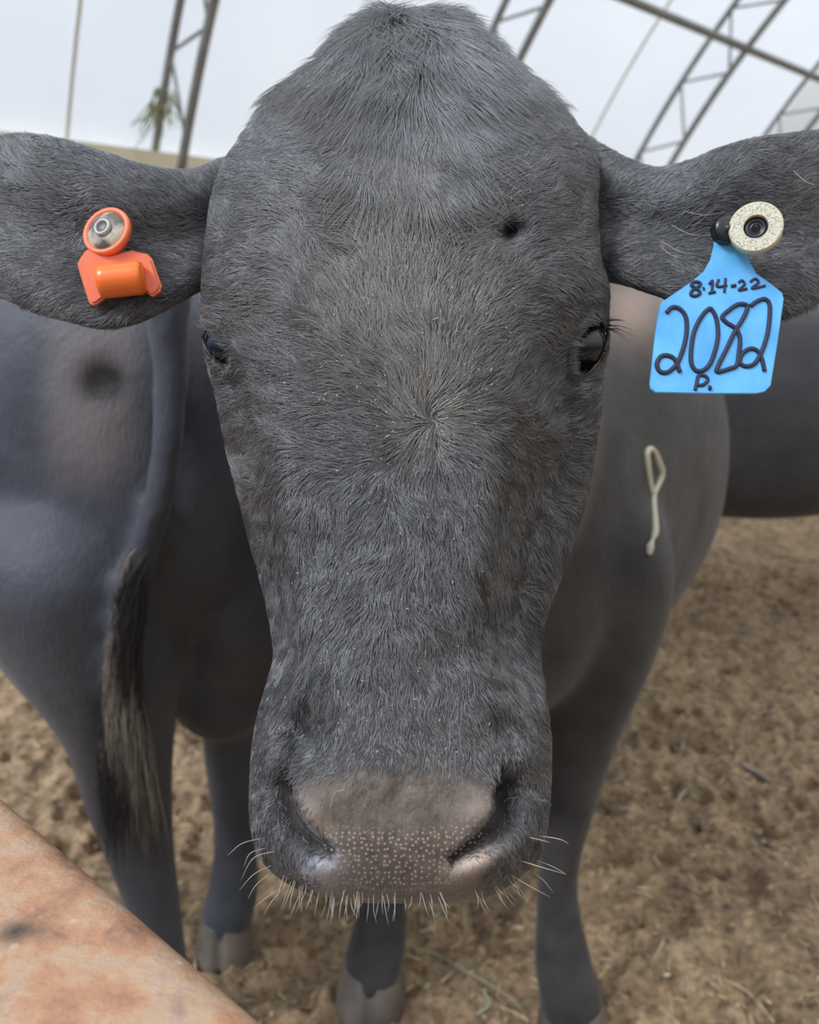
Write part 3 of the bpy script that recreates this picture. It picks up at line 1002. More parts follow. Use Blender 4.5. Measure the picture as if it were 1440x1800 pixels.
def hair_object(name, data, mat, parent):
    pts = np.concatenate([x[0] for x in data]); R = np.concatenate([x[1] for x in data]); sh = np.concatenate([x[2] for x in data])
    hc = bpy.data.hair_curves.new(name)
    hc.add_curves([pts.shape[1]] * len(pts))
    hc.attributes['position'].data.foreach_set('vector', pts.astype(np.float32).ravel()) if 'position' in hc.attributes else hc.position_data.foreach_set('vector', pts.astype(np.float32).ravel())
    ra_ = hc.attributes.get('radius') or hc.attributes.new('radius', 'FLOAT', 'POINT')
    ra_.data.foreach_set('value', R.astype(np.float32).ravel())
    sa = hc.attributes.new('shade', 'FLOAT', 'CURVE')
    sa.data.foreach_set('value', sh.astype(np.float32))
    uu_, vv_, _d = unproj(pts[:, 0])
    Z_ = np.stack([uu_ / 1000, vv_ / 1000, uu_ * 0], -1)
    dust = .45 * np.exp(-((uu_ - 735) / 75) ** 2 - ((vv_ - 690) / 90) ** 2) + .40 * np.exp(-((uu_ - 690) / 190) ** 2 - ((vv_ - 470) / 190) ** 2) + .28 * np.exp(-((uu_ - 715) / 260) ** 2 - ((vv_ - 150) / 170) ** 2)  # real dust, plus the pale veil's brightening painted onto forehead and poll
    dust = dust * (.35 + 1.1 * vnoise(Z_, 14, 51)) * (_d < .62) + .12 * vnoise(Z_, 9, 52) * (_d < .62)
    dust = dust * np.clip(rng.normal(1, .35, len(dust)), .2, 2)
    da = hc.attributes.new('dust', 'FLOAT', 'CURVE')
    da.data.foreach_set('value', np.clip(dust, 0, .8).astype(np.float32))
    grey = .50 * (1 - sstep(120, 560, vv_)) + .16 * np.exp(-((uu_ - 600) / 90) ** 2 - ((vv_ - 1000) / 260) ** 2)  # bluish veil on poll and ears and bridge light, painted into the hair
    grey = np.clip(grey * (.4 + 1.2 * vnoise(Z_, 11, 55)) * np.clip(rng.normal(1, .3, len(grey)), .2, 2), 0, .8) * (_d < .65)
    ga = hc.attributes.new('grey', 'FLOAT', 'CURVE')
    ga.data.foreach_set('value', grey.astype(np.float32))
    hc.materials.append(mat)
    o = bpy.data.objects.new(name, hc); COL.objects.link(o)
    o.parent = parent; o.matrix_parent_inverse = parent.matrix_world.inverted()
    return o


def hair_material(name, dark, light, rough=.42, spec=.5):
    t = NT(name)
    c = t.mix(t.attr('shade'), dark, light)
    c = t.mix(t.attr('dust'), c, (.37, .335, .285))  # dust and painted veil share this colour
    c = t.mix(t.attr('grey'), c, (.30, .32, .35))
    t.l(c, t.b.inputs['Base Color'])
    t.b.inputs['Roughness'].default_value = rough; t.b.inputs['Specular IOR Level'].default_value = spec
    return t.m


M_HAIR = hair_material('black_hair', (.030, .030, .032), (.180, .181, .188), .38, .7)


def keep_head(u, v, d):
    k = (d < .60) * 1.0
    k = k * (1 - pad_mask(u, v)) * (1 - .9 * np.clip(lip_mask(u, v)[0], 0, 1)) * (1 - .8 * np.clip(lip_mask(u, v)[1], 0, 1))
    for e in (EYE_R, EYE_L): k = k * sstep(1.0, 1.15, eye_r(u, v, e))
    for pts, sg_ in ((NOS_R, 1), (NOS_L, -1)):
        _f, sd0, pr = nostril_field(u, v, pts, sg_)
        k = k * np.maximum(np.where(sd0 > 0, sstep(14, 30, sd0 / (1 - .4 * pr)), sstep(2, 12, -sd0)), 1 - sstep(-24, 0, v - pts[0][1]))
    k = k * (1 - .9 * np.exp(-((u - 893) / 16) ** 2 - ((v - 408) / 14) ** 2))
    return k * (1 + 1.0 * (1 - sstep(150, 420, v)))


def len_head(u, v):
    L = .0085 + .007 * np.exp(-((u - 755) / 90) ** 2 - ((v - 700) / 120) ** 2) + .022 * (1 - sstep(180, 400, v + .5 * np.abs(u - 715))) + .006 * np.exp(-((u - 720) / 90) ** 2 - ((v - 330) / 70) ** 2)
    L = L * (1 - .5 * sstep(1150, 1330, v)) * (.35 + .65 * sstep(50, 150, v))
    return L


def flow_ear(sg):
    def f(u, v):
        x = np.full_like(u, sg * 1.0); y = (v - 400) / 260.0
        n_ = np.hypot(x, y); return x / n_, y / n_
    return f


HQ_ = 1.0
h1 = hair_from_grid(HEADG, int(190000 * HQ_), keep_head, len_head, flow)
h2 = hair_from_grid(EAR_L, int(26000 * HQ_), lambda u, v, d: (u < 395) * 1.0, lambda u, v: .0065 + 0 * u, flow_ear(-1), lift=.2, rad=.00017, clump=.4)
h3 = hair_from_grid(EAR_R, int(26000 * HQ_), lambda u, v, d: (u > 1035) * 1.0, lambda u, v: .0065 + 0 * u, flow_ear(1), lift=.2, rad=.00017, clump=.4)


def flow_tuft(u, v):
    x = (u - 700) / 190 + .25 * np.sin(u / 17.0); y = np.ones_like(u)
    n_ = np.hypot(x, y); return x / n_, y / n_


# forelock: long locks hanging from the crown, a second fringe lower down, and loose hair along the outline
h4 = hair_from_grid(HEADG, 9000, lambda u, v, d: np.exp(-((u - 705) / 105) ** 2 - ((v - 105) / 52) ** 2) * (d < .6), lambda u, v: .036 + 0 * u, flow_tuft, lift=.30, rad=.00017, clump=1.0, cell=21.0)
h5 = hair_from_grid(HEADG, 5000, lambda u, v, d: np.exp(-((u - 715) / 70) ** 2 - ((v - 285) / 55) ** 2) * (d < .6), lambda u, v: .026 + 0 * u, flow_tuft, lift=.26, rad=.00017, clump=1.0, cell=17.0)
h6 = hair_from_grid(HEADG, 2600, lambda u, v, d: (v < 185) * (np.abs(u - 718) > np.interp(v, [14, 60, 100, 150, 250], [0, 70, 115, 180, 290])) * (d < .66), lambda u, v: .018 + 0 * u, lambda u, v: (np.sign(u - 715) * .8, .5 + 0 * u), lift=.75, rad=.00012, clump=.3)
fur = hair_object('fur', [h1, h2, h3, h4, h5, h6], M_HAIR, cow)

# ------------------------------------------------------------------ whiskers
M_WHISK = simple('whisker', (.43, .40, .35), .4, .5)
WL = [[(462, 1473), (425, 1483), (400, 1504)], [(487, 1496), (446, 1508), (423, 1548)], [(480, 1520), (446, 1537), (421, 1565)], [(496, 1560), (467, 1579), (446, 1596)],
      [(498, 1562), (479, 1583), (462, 1610)], [(529, 1567), (519, 1590), (510, 1612)], [(470, 1490), (440, 1500), (428, 1525)], [(476, 1535), (450, 1556), (436, 1580)],
      [(927, 1471), (948, 1476), (967, 1481)], [(946, 1469), (983, 1475), (1000, 1483)], [(942, 1512), (971, 1523), (996, 1537)], [(912, 1512), (954, 1525), (996, 1537)],
      [(935, 1533), (954, 1546), (973, 1569)], [(896, 1537), (925, 1554), (967, 1577)], [(575, 1479), (581, 1450), (606, 1421)], [(579, 1429), (587, 1396), (606, 1387)], [(868, 1555), (880, 1580), (895, 1600)]]
for k in range(68):
    u0 = rng.uniform(500, 775) if k < 54 else rng.uniform(830, 905)
    v0 = float(np.interp(u0, [500, 560, 700, 850, 910], [1550, 1572, 1580, 1572, 1545])) + rng.uniform(-14, 2)
    ln = rng.uniform(18, 58) if k < 54 else rng.uniform(18, 40)
    sl = (u0 - 640) / 420 + rng.normal(0, .13)
    WL.append([(u0, v0), (u0 + sl * ln * .5, v0 + ln * .55), (u0 + sl * ln * 1.0 + rng.normal(0, 3), v0 + ln)])
for w in WL:
    d0 = hit(COW_BVH, w[0][0], w[0][1])
    dd0 = unproj(d0[0])[2] if d0 is not None and unproj(d0[0])[2] < .6 else .455
    pts = P(np.array([q[0] for q in w]), np.array([q[1] for q in w]), np.array([dd0 + .002, dd0 - .004, dd0 - .006]))
    V, Q, T = tube(pts, np.array([.00023, .00019, .00006]) * (1 if w[1][0] < 500 or w[1][0] > 900 else rng.uniform(.6, .95)), 5, 10)
    obj('whisker', mesh_from('whisker', V, Q, T), M_WHISK, cow)

M_LASH = simple('eyelash', (.05, .05, .052), .5, .4)
for k in range(16):
    t_ = k / 15.0
    u0, v0 = 1044 + 24 * t_, 566 + 12 * t_ ** 2 + rng.normal(0, 1.5)
    ln = rng.uniform(26, 58) * (.5 + .5 * t_)
    a = math.radians(-38 + 60 * t_ + rng.normal(0, 7))
    pts = P(np.array([u0, u0 + ln * .5 * math.cos(a), u0 + ln * math.cos(a)]), np.array([v0, v0 + ln * .5 * math.sin(a) - 3, v0 + ln * math.sin(a) + 2]), np.array([.545, .537, .534]))
    V, Q, T = tube(pts, [.0004, .0003, .0001], 5, 8)
    obj('eyelash', mesh_from('eyelash', V, Q, T), M_LASH, cow)
for w in ([(1165, 425), (1195, 442), (1235, 448)], [(1160, 432), (1180, 448), (1205, 455)], [(1205, 372), (1240, 378), (1275, 372)], [(1180, 395), (1215, 412), (1262, 414)], [(1395, 300), (1415, 318), (1435, 326)], [(1085, 440), (1110, 428), (1140, 424)]):
    pts = P(np.array([q[0] for q in w]), np.array([q[1] for q in w]), np.array([.5600, .5480, .5440]))
    V, Q, T = tube(pts, [.00018, .00015, .00006], 5, 10)
    obj('ear_hair', mesh_from('ear_hair', V, Q, T), M_WHISK, cow)

# ------------------------------------------------------------------ ear tags
def plate(outline, d, thick, tilt=None, inner=None):
    """solid plate from a photo outline at depth d (tilt: depth as a function of u, v)"""
    f = tilt or (lambda u, v: d)
    bm = bmesh.new()
    top = [bm.verts.new(P(u, v, f(u, v))) for u, v in outline]
    bot = [bm.verts.new(P(u, v, f(u, v)) + FV * thick) for u, v in outline]
    bm.faces.new(top); bm.faces.new(bot[::-1])
    n = len(top)
    for i in range(n): bm.faces.new((top[i], bot[i], bot[(i + 1) % n], top[(i + 1) % n]))
    bmesh.ops.recalc_face_normals(bm, faces=bm.faces)
    be = [e for e in bm.edges if (e.verts[0] in top) and (e.verts[1] in top)]
    bmesh.ops.bevel(bm, geom=be, offset=thick * .35, segments=2, affect='EDGES')
    me = bpy.data.meshes.new('plate'); bm.to_mesh(me); bm.free()
    return me


def disc(center, normal, profile, m=48):
    """solid of revolution: profile (radius, height along normal)"""
    nrm = np.array(normal, float); nrm /= np.linalg.norm(nrm)
    x = np.cross(nrm, [0, 0, 1.0]); x /= np.linalg.norm(x); y = np.cross(nrm, x)
    a = np.linspace(0, 2 * math.pi, m, endpoint=False)
    rings = np.array([center + nrm * h + r * (np.cos(a)[:, None] * x + np.sin(a)[:, None] * y) for r, h in profile])
    return loft(rings)


def plastic(name, a, b, rough=.38):
    t = NT(name); t.l(t.ramp(t.noise(45, 4), [(.3, a), (.7, b)]), t.b.inputs['Base Color']); t.b.inputs['Roughness'].default_value = rough
    t.b.inputs['Subsurface Weight'].default_value = 0.0
    return t.m


M_BLUE = plastic('blue_plastic', (.080, .38, .80), (.15, .54, .92), .42)
M_INK = simple('marker_ink', (.028, .035, .07), .6, .3)
M_BLACKP = simple('black_plastic', (.012, .013, .018), .3, .5)
t = NT('cream_plastic'); t.l(t.ramp(t.noise(900, 2, .8), [(.36, (.22, .21, .15)), (.50, (.60, .57, .43)), (.7, (.74, .71, .58))]), t.b.inputs['Base Color']); t.b.inputs['Roughness'].default_value = .5
M_CREAM = t.m
M_CREAM2 = simple('cream_rim', (.66, .56, .36), .5)
M_ORANGE = plastic('orange_plastic', (.78, .17, .07), (.86, .21, .10), .42)
M_ORANGE2 = simple('orange_barrel', (.90, .18, .03), .28)
t = NT('dusty_button'); t.l(t.ramp(t.noise(60, 3), [(.42, (.12, .115, .10)), (.56, (.55, .53, .42))]), t.b.inputs['Base Color']); t.b.inputs['Roughness'].default_value = .45
M_METAL = t.m
M_GREYP = simple('grey_button', (.16, .16, .15), .5)


def bt(x, y): return (x / 4.617 + 1120, y / 4.617 + 330)


BLUE_D = .540
tiltb = lambda u, v: BLUE_D + (v - 550) * -.00003 + (u - 1260) * .00005
ol = [(690, 330), (650, 360), (635, 395), (627, 470), (600, 580), (545, 678), (440, 765), (205, 925), (188, 955), (150, 1180), (105, 1595), (112, 1632), (150, 1662), (560, 1672), (975, 1672), (1040, 1655), (1088, 1605),
      (1145, 1250), (1194, 900), (1180, 852), (1100, 785), (970, 692), (915, 598), (893, 510), (880, 455), (850, 380), (800, 335)]
tagb = empty('ear_tag', tuple(P(1280, 402, BLUE_D)))
tag(tagb, 'large blue ear tag with handwritten black 2082 hanging from the ear', 'ear tag', 'ear tags on the big cow')
obj('tag_plate', plate([bt(*q) for q in ol], BLUE_D, .0016, tiltb), M_BLUE, tagb)


def stroke(pts, w, parent, name, closed=False):
    pp = np.array([bt(*q) for q in pts])
    pp = cr(pp, max(8, len(pp) * 7), closed) if len(pp) > 2 else np.linspace(pp[0], pp[-1], 8)
    if closed: pp = np.concatenate([pp, pp[:1]])
    X = np.array([P(a, b, tiltb(a, b)) for a, b in pp]) - FV * .0001
    V, Q, T = tube(X, w, 8)
    obj(name, fix_normals(mesh_from(name, V, Q, T)), M_INK, parent)


W1, W2 = .00158, .00095
num = obj('digit', mesh_from('digit', np.zeros((0, 3)), np.zeros((0, 4), int)), M_INK, tagb) if False else None
stroke([(235, 1018), (285, 972), (345, 985), (392, 1045), (402, 1140), (388, 1250), (358, 1350), (315, 1440), (245, 1498), (185, 1492), (160, 1435), (188, 1375), (245, 1362), (305, 1395), (348, 1498)], W1, tagb, 'digit')
stroke([(580, 985), (520, 1050), (465, 1160), (440, 1290), (437, 1410), (470, 1480), (530, 1485), (590, 1430), (632, 1320), (655, 1200), (645, 1075), (612, 1000)], W1, tagb, 'digit', True)
stroke([(890, 955), (820, 948), (745, 995), (690, 1050), (725, 1095), (800, 1145), (833, 1225), (825, 1340), (808, 1440), (755, 1468), (650, 1495), (662, 1435), (725, 1310), (795, 1165), (852, 1075), (888, 1000)], W1, tagb, 'digit', True)
stroke([(918, 962), (975, 922), (1035, 905), (1074, 950), (1072, 1080), (1052, 1205), (1012, 1325), (955, 1425), (885, 1450), (832, 1420), (852, 1350), (915, 1308), (972, 1322), (1010, 1385), (1034, 1490)], W1, tagb, 'digit')
stroke([(470, 1645), (482, 1590), (500, 1525), (555, 1530), (572, 1565), (535, 1600), (488, 1603)], W2 * 1.3, tagb, 'letter')
stroke([(578, 1625), (598, 1625)], W2 * 1.8, tagb, 'mark')
stroke([(512, 775), (465, 765), (442, 795), (488, 825), (510, 858), (470, 880), (437, 868), (450, 832), (500, 802)], W2 * 1.25, tagb, 'numeral', True)
stroke([(535, 822), (545, 820)], W2 * 1.3, tagb, 'mark')
stroke([(583, 785), (612, 758), (606, 852)], W2, tagb, 'numeral'); stroke([(580, 858), (636, 846)], W2, tagb, 'numeral')
stroke([(662, 745), (650, 802), (728, 795)], W2, tagb, 'numeral'); stroke([(718, 735), (712, 800), (708, 852)], W2, tagb, 'numeral')
stroke([(762, 800), (800, 794)], W2 * 1.3, tagb, 'mark')
stroke([(822, 772), (850, 753), (872, 785), (826, 832), (892, 820)], W2, tagb, 'numeral')
stroke([(918, 765), (958, 740), (985, 770), (932, 818), (1040, 796)], W2, tagb, 'numeral')
sc_ = P(1280, 403, BLUE_D - .0005)
V, Q, T = disc(sc_, -FV + .15 * RV, [(.0092, -.006), (.0092, 0), (.0088, .0008), (.006, .002), (.003, .0022), (.0022, .0035), (.0005, .004)])
obj('stud', fix_normals(mesh_from('stud', V, Q, T)), M_BLACKP, tagb)

tagc = empty('ear_tag', tuple(P(1333, 397, .55)))
tag(tagc, 'round cream button tag with a black stud in the ear above the blue tag', 'ear tag', 'ear tags on the big cow')
nc = -FV * 1.0 - RV * .38 + UV_ * .05; nc /= np.linalg.norm(nc)
cc_ = P(1329, 398, .530)
px = .530 / F
V, Q, T = disc(cc_, nc, [(44 * px, -.007), (45 * px, -.006), (45 * px, -.001), (43 * px, 0), (21 * px, 0), (20 * px, -.001), (20 * px, -.007)], 64)
# ring: close the loop instead of capping the hole
nring = 7; m_ = 64
Vr = V[:-2]; Qr = np.concatenate([grid_faces(nring, m_), np.array([((nring - 1) * m_ + j, (nring - 1) * m_ + (j + 1) % m_, (j + 1) % m_, j) for j in range(m_)])])
me = fix_normals(mesh_from('ring', Vr, Qr, smooth=False))
me.materials.append(M_CREAM); me.materials.append(M_CREAM2)
for p_ in me.polygons:
    if p_.normal.dot(Vector(nc)) < .8: p_.material_index = 1
obj('ring', me, None, tagc)
V, Q, T = disc(cc_ - nc * .004, nc, [(19.5 * px, -.006), (19.5 * px, .001), (12 * px, .0015), (11 * px, .0005), (7 * px, .001), (3 * px, .004), (.5 * px, .0045)])
obj('stud', fix_normals(mesh_from('stud', V, Q, T)), M_BLACKP, tagc)


def ot(x, y): return (x / 6.545 + 100, y / 6.545 + 340)


tago = empty('ear_tag', tuple(P(190, 405, .555)))
tag(tago, 'orange plastic ear tag with a barrel and round pale button', 'ear tag', 'ear tags on the big cow')
OD = .546
ol = [(335, 640), (270, 720), (228, 800), (240, 860), (300, 1060), (362, 1250), (400, 1278), (455, 1262), (560, 1180), (1000, 1110), (1060, 1165), (1095, 1178), (1180, 1120), (1197, 1060), (1140, 900), (1085, 740), (1030, 690), (860, 650), (600, 700)]
tilto = lambda u, v: OD + (u - 200) * .00004
obj('tag_plate', plate([ot(*q) for q in ol], OD, .004, tilto), M_ORANGE, tago)
b0 = P(*ot(490, 1022), OD - .005); b1 = P(*ot(1000, 965), OD - .003)
px = .542 / F
ra_ = 29 * px
V, Q, T = tube(np.linspace(b0, b1, 12), np.array([ra_ * .9] + [ra_] * 10 + [ra_ * .9]), 32)
obj('barrel', fix_normals(mesh_from('barrel', V, Q, T)), M_ORANGE2, tago)
for a_ in ([(330, 850), (420, 850), (555, 1100), (550, 1190), (470, 1215)],):
    pass
dc_ = P(*ot(568, 430), OD + .001)
nd = -FV - RV * .25 + UV_ * .25; nd /= np.linalg.norm(nd)
V, Q, T = disc(dc_, nd, [(45 * px, -.004), (46 * px, -.001), (45 * px, .001), (38 * px, .0012), (37 * px, 0)])
obj('washer', fix_normals(mesh_from('washer', V, Q, T)), M_ORANGE, tago)
V, Q, T = disc(dc_, nd, [(37 * px, -.001), (36 * px, .0006), (24 * px, .003), (23 * px, .0032)])
btn = obj('button', fix_normals(mesh_from('button', V, Q, T)), M_METAL, tago)
V, Q, T = disc(dc_ + nd * .003, nd, [(15.5 * px, -.001), (15.5 * px, .002), (14 * px, .0028), (11.5 * px, .0028), (11 * px, .001), (10 * px, .0004)])
obj('eyelet', fix_normals(mesh_from('eyelet', V, Q, T)), simple('eyelet_metal', (.5, .5, .5), .3), btn)
V, Q, T = disc(dc_ + nd * .003, nd, [(11 * px, -.001), (10.5 * px, .0012), (2 * px, .0013)])
obj('pin', fix_normals(mesh_from('pin', V, Q, T)), M_GREYP, btn)

# ------------------------------------------------------------------ second cow, seen from behind
hoofs.clear()
HX, HY, PH = -.36, 1.12, -.34
hd = np.array([math.sin(PH), math.cos(PH)]); sd_ = np.array([math.cos(PH), -math.sin(PH)])


def c2(f_, s_): return (HX + hd[0] * f_ + sd_[0] * s_, HY + hd[1] * f_ + sd_[1] * s_)


def est(f_, z, w, h, s_=0): return (*c2(f_, s_), z, PH, w, h, 0)


torso = eloft([est(-.03, 1.10, .06, .12), est(.0, 1.09, .13, .20), est(.06, 1.08, .20, .275, -.02), est(.16, 1.07, .225, .32, -.045), est(.35, 1.03, .235, .35, -.06), est(.7, .97, .29, .38, -.06), est(1.1, .96, .37, .39),
               est(1.5, 1.0, .30, .36), est(1.75, 1.05, .2, .26), est(2.0, 1.12, .12, .18), est(2.25, 1.2, .08, .12)], 60, 44)
lx, ly = -.47, 1.22
legL = vloft([(-.50, 1.27, 1.08, .14, .16), (-.51, 1.20, .95, .155, .19), (-.495, 1.205, .82, .140, .18), (-.473, 1.21, .71, .100, .15), (-.468, 1.215, .635, .08, .125), (-.468, 1.215, .52, .068, .09), (-.456, 1.21, .41, .054, .065),
              (-.445, 1.215, .30, .045, .05), (-.44, 1.22, .20, .042, .045), (-.44, 1.21, .12, .05, .053), (-.44, 1.2, .06, .052, .056), (-.44, 1.2, .035, .048, .05)])
legR = vloft([(-.31, 1.36, 1.08, .09, .16), (-.31, 1.36, .92, .10, .18), (-.31, 1.38, .76, .095, .16), (-.325, 1.42, .62, .078, .11), (-.345, 1.45, .50, .058, .075), (-.352, 1.455, .43, .052, .062), (-.355, 1.46, .33, .044, .048),
              (-.357, 1.465, .24, .043, .045), (-.365, 1.465, .14, .052, .054), (-.38, 1.46, .07, .055, .058), (-.385, 1.455, .035, .05, .052)])
hoofs.append((-.44, 1.19, .058, .07)); hoofs.append((-.385, 1.445, .058, .066))
fl_ = c2(1.55, .17); fl2 = c2(1.6, -.17)
fore = [foreleg(fl_[0], fl_[1]), foreleg(fl2[0], fl2[1], -1)]
tl_pts = [P(296, 470, 1.02), P(296, 560, 1.03), P(300, 660, 1.05), P(296, 760, 1.065), P(282, 860, 1.08), P(258, 950, 1.095), P(238, 1030, 1.11), P(222, 1100, 1.125), P(214, 1170, 1.14), P(216, 1240, 1.15)]
tail = tube(tl_pts, [.034, .028, .024, .0215, .021, .021, .022, .022, .020, .012], 18, 70)
udder = vloft([(-.36, 1.42, 1.0, .14, .18), (-.36, 1.42, .80, .14, .17), (-.355, 1.42, .66, .12, .14), (-.35, 1.42, .56, .085, .10), (-.35, 1.42, .52, .04, .05)], 30, 30)
me = remeshed([torso, legL, legR, tail, udder] + fore, .011, 7, 'cow2')
co2 = np.empty(len(me.vertices) * 3); me.vertices.foreach_get('co', co2); co2 = co2.reshape(-1, 3)
u2, v2, d2 = unproj(co2)
spot = np.exp(-(((u2 - 180) / 42) ** 2 + ((v2 - 672) / 40) ** 2)) * (d2 < 1.6)
bare = np.exp(-(((u2 - 165) / 85) ** 4 + ((v2 - 700) / 150) ** 4)) * (d2 < 1.6)
nr2 = np.empty(len(me.vertices) * 3); me.vertex_normals.foreach_get('vector', nr2); nr2 = nr2.reshape(-1, 3)
co2 = co2 - nr2 * (spot * .012)[:, None]
me.vertices.foreach_set('co', co2.ravel())
put(me, 'spot', spot); put(me, 'bare', bare)
t = body_fur('slate_coat', (.032, .036, .047), (.074, .081, .104), 5)
base = t.b.inputs['Base Color'].links[0].from_socket
col = t.mix(t.math('MULTIPLY', t.attr('bare'), .8), base, (.175, .150, .150))
col = t.mix(t.math('MINIMUM', t.math('MULTIPLY', t.attr('spot'), 1.5), 1.0), col, (.014, .010, .010))
t.l(col, t.b.inputs['Base Color'])
M_SLATE = t.m
me.polygons.foreach_set('use_smooth', [True] * len(me.polygons))
cow2 = empty('cow', (*c2(.3, 0), 0))
tag(cow2, 'dark slate cow standing turned away with its dung-caked tail hanging down', 'cow')
obj('body', me, M_SLATE, cow2)
for h_ in hoofs: hoof(*h_, cow2)
# tail switch
t = NT('switch_hair'); c = t.mix(t.attr('shade'), (.018, .018, .020), (.30, .26, .21)); t.l(c, t.b.inputs['Base Color']); t.b.inputs['Roughness'].default_value = .6
M_SWITCH = t.m
pts = []; R = []; sh = []
for k in range(3400):
    s0 = rng.uniform(0, 1) ** .8
    i = 5.0 + s0 * 3.8
    i0 = int(i); f_ = i - i0
    p_ = np.array(tl_pts[i0]) * (1 - f_) + np.array(tl_pts[min(i0 + 1, 9)]) * f_
    a = rng.uniform(0, 2 * math.pi)
    p_ = p_ + (RV * math.cos(a) + FV * math.sin(a)) * (.014 + .006 * s0)
    L = rng.uniform(.12, .30) * (.35 + .65 * s0)
    sx = (math.cos(a) * .06 + rng.normal(.015, .035)) * s0 * s0
    cl = rng.normal(0, .003)
    q = [p_ + np.array([0, 0, -1.0]) * L * s + RV * (sx * L * 2.0 * s * (1 - .5 * s) + cl * math.sin(s * 4)) - FV * (.016 * math.sin(s * 1.5)) + (np.array(tl_pts[min(i0 + 1, 9)]) - np.array(tl_pts[i0])) * np.array([1, 1, 0]) * s * 1.2 for s in np.linspace(0, 1, 6)]
    pts.append(q)
    r = .00045 * rng.uniform(.6, 1.5)
    R.append(r * np.array([1, 1, 1, .9, .7, .3]))
    uu = unproj(q[2])[0]; vv = unproj(q[2])[1]
    caked = vnoise(np.array([uu / 30, vv / 90, 0.5]), 1.0, 40) > .56
    sh.append(np.clip(rng.normal(.55, .3), 0, 1) if (caked and vv < 1330) else max(0, rng.normal(.0, .04)))
hair_object('tail_switch', [(np.array(pts), np.array(R), np.array(sh))], M_SWITCH, cow2)

# ------------------------------------------------------------------ third cow, standing crosswise further back
hoofs.clear()
A3 = math.radians(97)
X0, Y0 = .45, 3.42
h3_ = np.array([math.sin(A3), math.cos(A3)]); s3_ = np.array([math.cos(A3), -math.sin(A3)])


def e3(f_, z, w, h): return (X0 + h3_[0] * f_, Y0 + h3_[1] * f_, z, A3, w, h, 0)


torso = eloft([e3(-.05, 1.08, .07, .1), e3(.03, 1.05, .18, .25), e3(.2, 1.0, .25, .34), e3(.5, .93, .31, .40), e3(.9, .89, .34, .43), e3(1.3, .91, .32, .41), e3(1.6, .98, .26, .36), e3(1.85, 1.05, .17, .25), e3(2.1, 1.12, .12, .17), e3(2.35, 1.18, .08, .12)], 50, 40)
pp = [(X0 + h3_[0] * f_ + s3_[0] * s_, Y0 + h3_[1] * f_ + s3_[1] * s_) for f_, s_ in ((.22, .15), (.22, -.15), (1.6, .14), (1.6, -.14))]
legs3 = [hindleg(pp[0][0], pp[0][1], pp[0][0] - .02, pp[0][1]), hindleg(pp[1][0], pp[1][1], pp[1][0] - .02, pp[1][1]), foreleg(*pp[2]), foreleg(*pp[3])]
hd3 = eloft([(X0 + h3_[0] * 2.25, Y0 + h3_[1] * 2.25, 1.2, A3, .09, .13, 0), (X0 + h3_[0] * 2.4, Y0 + h3_[1] * 2.4, 1.2, A3, .12, .14, 0), (X0 + h3_[0] * 2.6, Y0 + h3_[1] * 2.6, 1.1, A3, .09, .10, 0), (X0 + h3_[0] * 2.75, Y0 + h3_[1] * 2.75, 1.02, A3, .07, .07, 0)], 24, 24)
me = remeshed([torso, hd3] + legs3, .014, 4, 'cow3')
me.polygons.foreach_set('use_smooth', [True] * len(me.polygons))
t = body_fur('charcoal_coat', (.034, .034, .038), (.062, .060, .064), 4)
cow3 = empty('cow', (X0 + .9, Y0 - .1, 0))
tag(cow3, 'black cow standing crosswise behind the blue ear tag, only its flank showing', 'cow')
obj('body', me, t.m, cow3)
for h_ in hoofs: hoof(*h_, cow3)

# ------------------------------------------------------------------ small things
# loop of straw stuck on the flank of the big cow
def on_cow(u, v, lift=.004):
    h_ = hit(COW_BVH, u, v)
    p_ = h_[0] if h_ is not None else P(u, v, 1.5)
    return p_ - (p_ - C0) / np.linalg.norm(p_ - C0) * lift


M_PALE = simple('pale_straw', (.50, .47, .36), .6)
loop = [(1148, 868), (1143, 845), (1139, 815), (1138, 796), (1144, 789), (1151, 796), (1158, 815), (1163, 832), (1158, 850), (1150, 868), (1150, 890), (1152, 915), (1152, 935), (1147, 950), (1143, 962), (1141, 975)]
dref = [unproj(on_cow(*q))[2] for q in loop]; dmin = float(np.median(dref))
V, Q, T = tube(np.array([on_cow(*q) for q in loop]), [.0045, .0045, .005, .005, .0045, .005, .006, .006, .005, .0045, .0045, .005, .0055, .003, .006, .004], 8, 90)
tag(obj('straw_loop', fix_normals(mesh_from('straw_loop', V, Q, T)), M_PALE), 'pale looped stalk of straw stuck on the flank of the big black cow', 'straw')

# stalks and a stick lying on the bedding
def on_floor(u, v, lift=.006):
    h_ = hit(FLOOR_BVH, u, v); return h_[0] + np.array([0, 0, lift])


def stalk(pts, r, name, mat, label, cat, group=None, n=30):
    X = np.array([on_floor(*q) for q in pts])
    V, Q, T = tube(X, r, 7, n)
    return tag(obj(name, fix_normals(mesh_from(name, V, Q, T)), mat), label, cat, group)


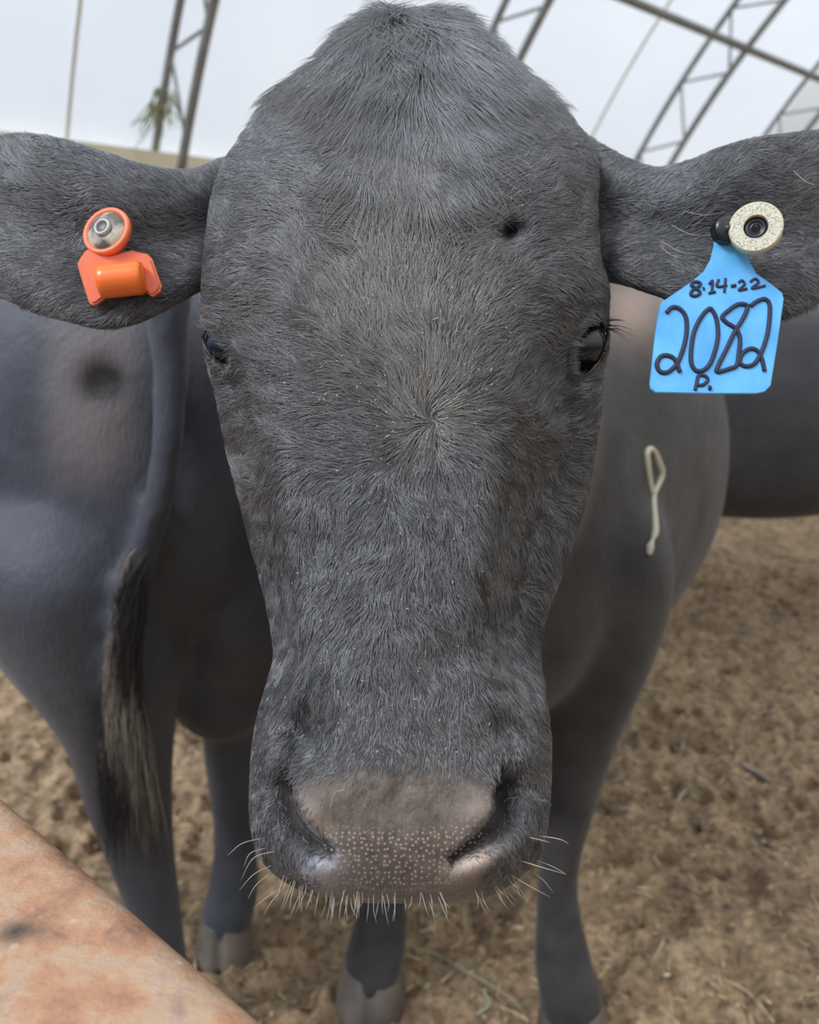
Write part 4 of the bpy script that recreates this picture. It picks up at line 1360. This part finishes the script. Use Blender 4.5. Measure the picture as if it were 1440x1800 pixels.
M_HAY = simple('green_hay', (.36, .36, .24), .6)
M_STICK = simple('grey_stick', (.33, .27, .23), .8)
stalk([(722, 1668), (770, 1684), (820, 1712), (865, 1738), (905, 1765), (925, 1795)], .0022, 'hay_stalk', M_HAY, 'long pale green hay stalk curving over the bedding between the front hooves', 'hay stalk')
stalk([(850, 1745), (860, 1770), (838, 1788)], .003, 'hay_stalk', M_HAY, 'short pale green bent hay stalk under the long curved one', 'hay stalk')
stalk([(880, 1775), (905, 1785), (930, 1800)], .0025, 'hay_stalk', M_STRAW, 'yellow straw stalk lying just beside the planted front hoof', 'straw stalk')
stalk([(1303, 1345), (1325, 1358), (1352, 1375)], .009, 'wood_chip', M_STICK, 'grey brown stick lying on the open bedding', 'stick')
stalk([(1340, 1255), (1352, 1254), (1362, 1250)], .003, 'straw_stalk', M_PALE, 'short bright straw bit lying on the bedding beyond the grey stick', 'straw stalk')
stalk([(1190, 1412), (1203, 1395), (1215, 1385)], .003, 'straw_stalk', M_PALE, 'slanted pale straw bit on the bedding between leg and grey stick', 'straw stalk')
stalk([(1250, 1720), (1310, 1745), (1360, 1800)], .002, 'hay_stalk', M_STRAW, 'thin brown hay stalk arching on the bedding near the bottom corner', 'hay stalk')

# straw flecks and dust caught in the face hair
V = []; Q = []
for k in range(260):
    if k < 110: u0, v0 = rng.normal(740, 90), rng.normal(690, 110)
    else: u0, v0 = rng.uniform(470, 930), rng.uniform(150, 1330)
    h_ = hit(COW_BVH, u0, v0)
    if h_ is None or unproj(h_[0])[2] > .56: continue
    p_, nn = h_
    c = p_ + nn * rng.uniform(.0015, .0035)
    a = rng.uniform(0, math.pi * 2); ln = rng.uniform(.0003, .0009) * (2.6 if k < 5 else 1); w = rng.uniform(.00012, .00024)
    x = np.cross(nn, [0.3, .2, 1]); x /= np.linalg.norm(x); y = np.cross(nn, x)
    dv = x * math.cos(a) + y * math.sin(a); sv = np.cross(nn, dv)
    i = len(V)
    for e in (-1, 1):
        for s_, t_ in ((-1, -1), (1, -1), (1, 1), (-1, 1)): V.append(c + dv * ln * e + sv * w * s_ + nn * w * .6 * t_)
    Q += [(i, i + 1, i + 5, i + 4), (i + 1, i + 2, i + 6, i + 5), (i + 2, i + 3, i + 7, i + 6), (i + 3, i, i + 4, i + 7), (i, i + 3, i + 2, i + 1), (i + 4, i + 5, i + 6, i + 7)]
o = obj('straw_flecks', mesh_from('straw_flecks', np.array(V), np.array(Q)), simple('fleck', (.46, .41, .31), .6))
tag(o, 'tiny pale flecks of straw dust caught in the hair of the face', 'straw dust', None, 'stuff')
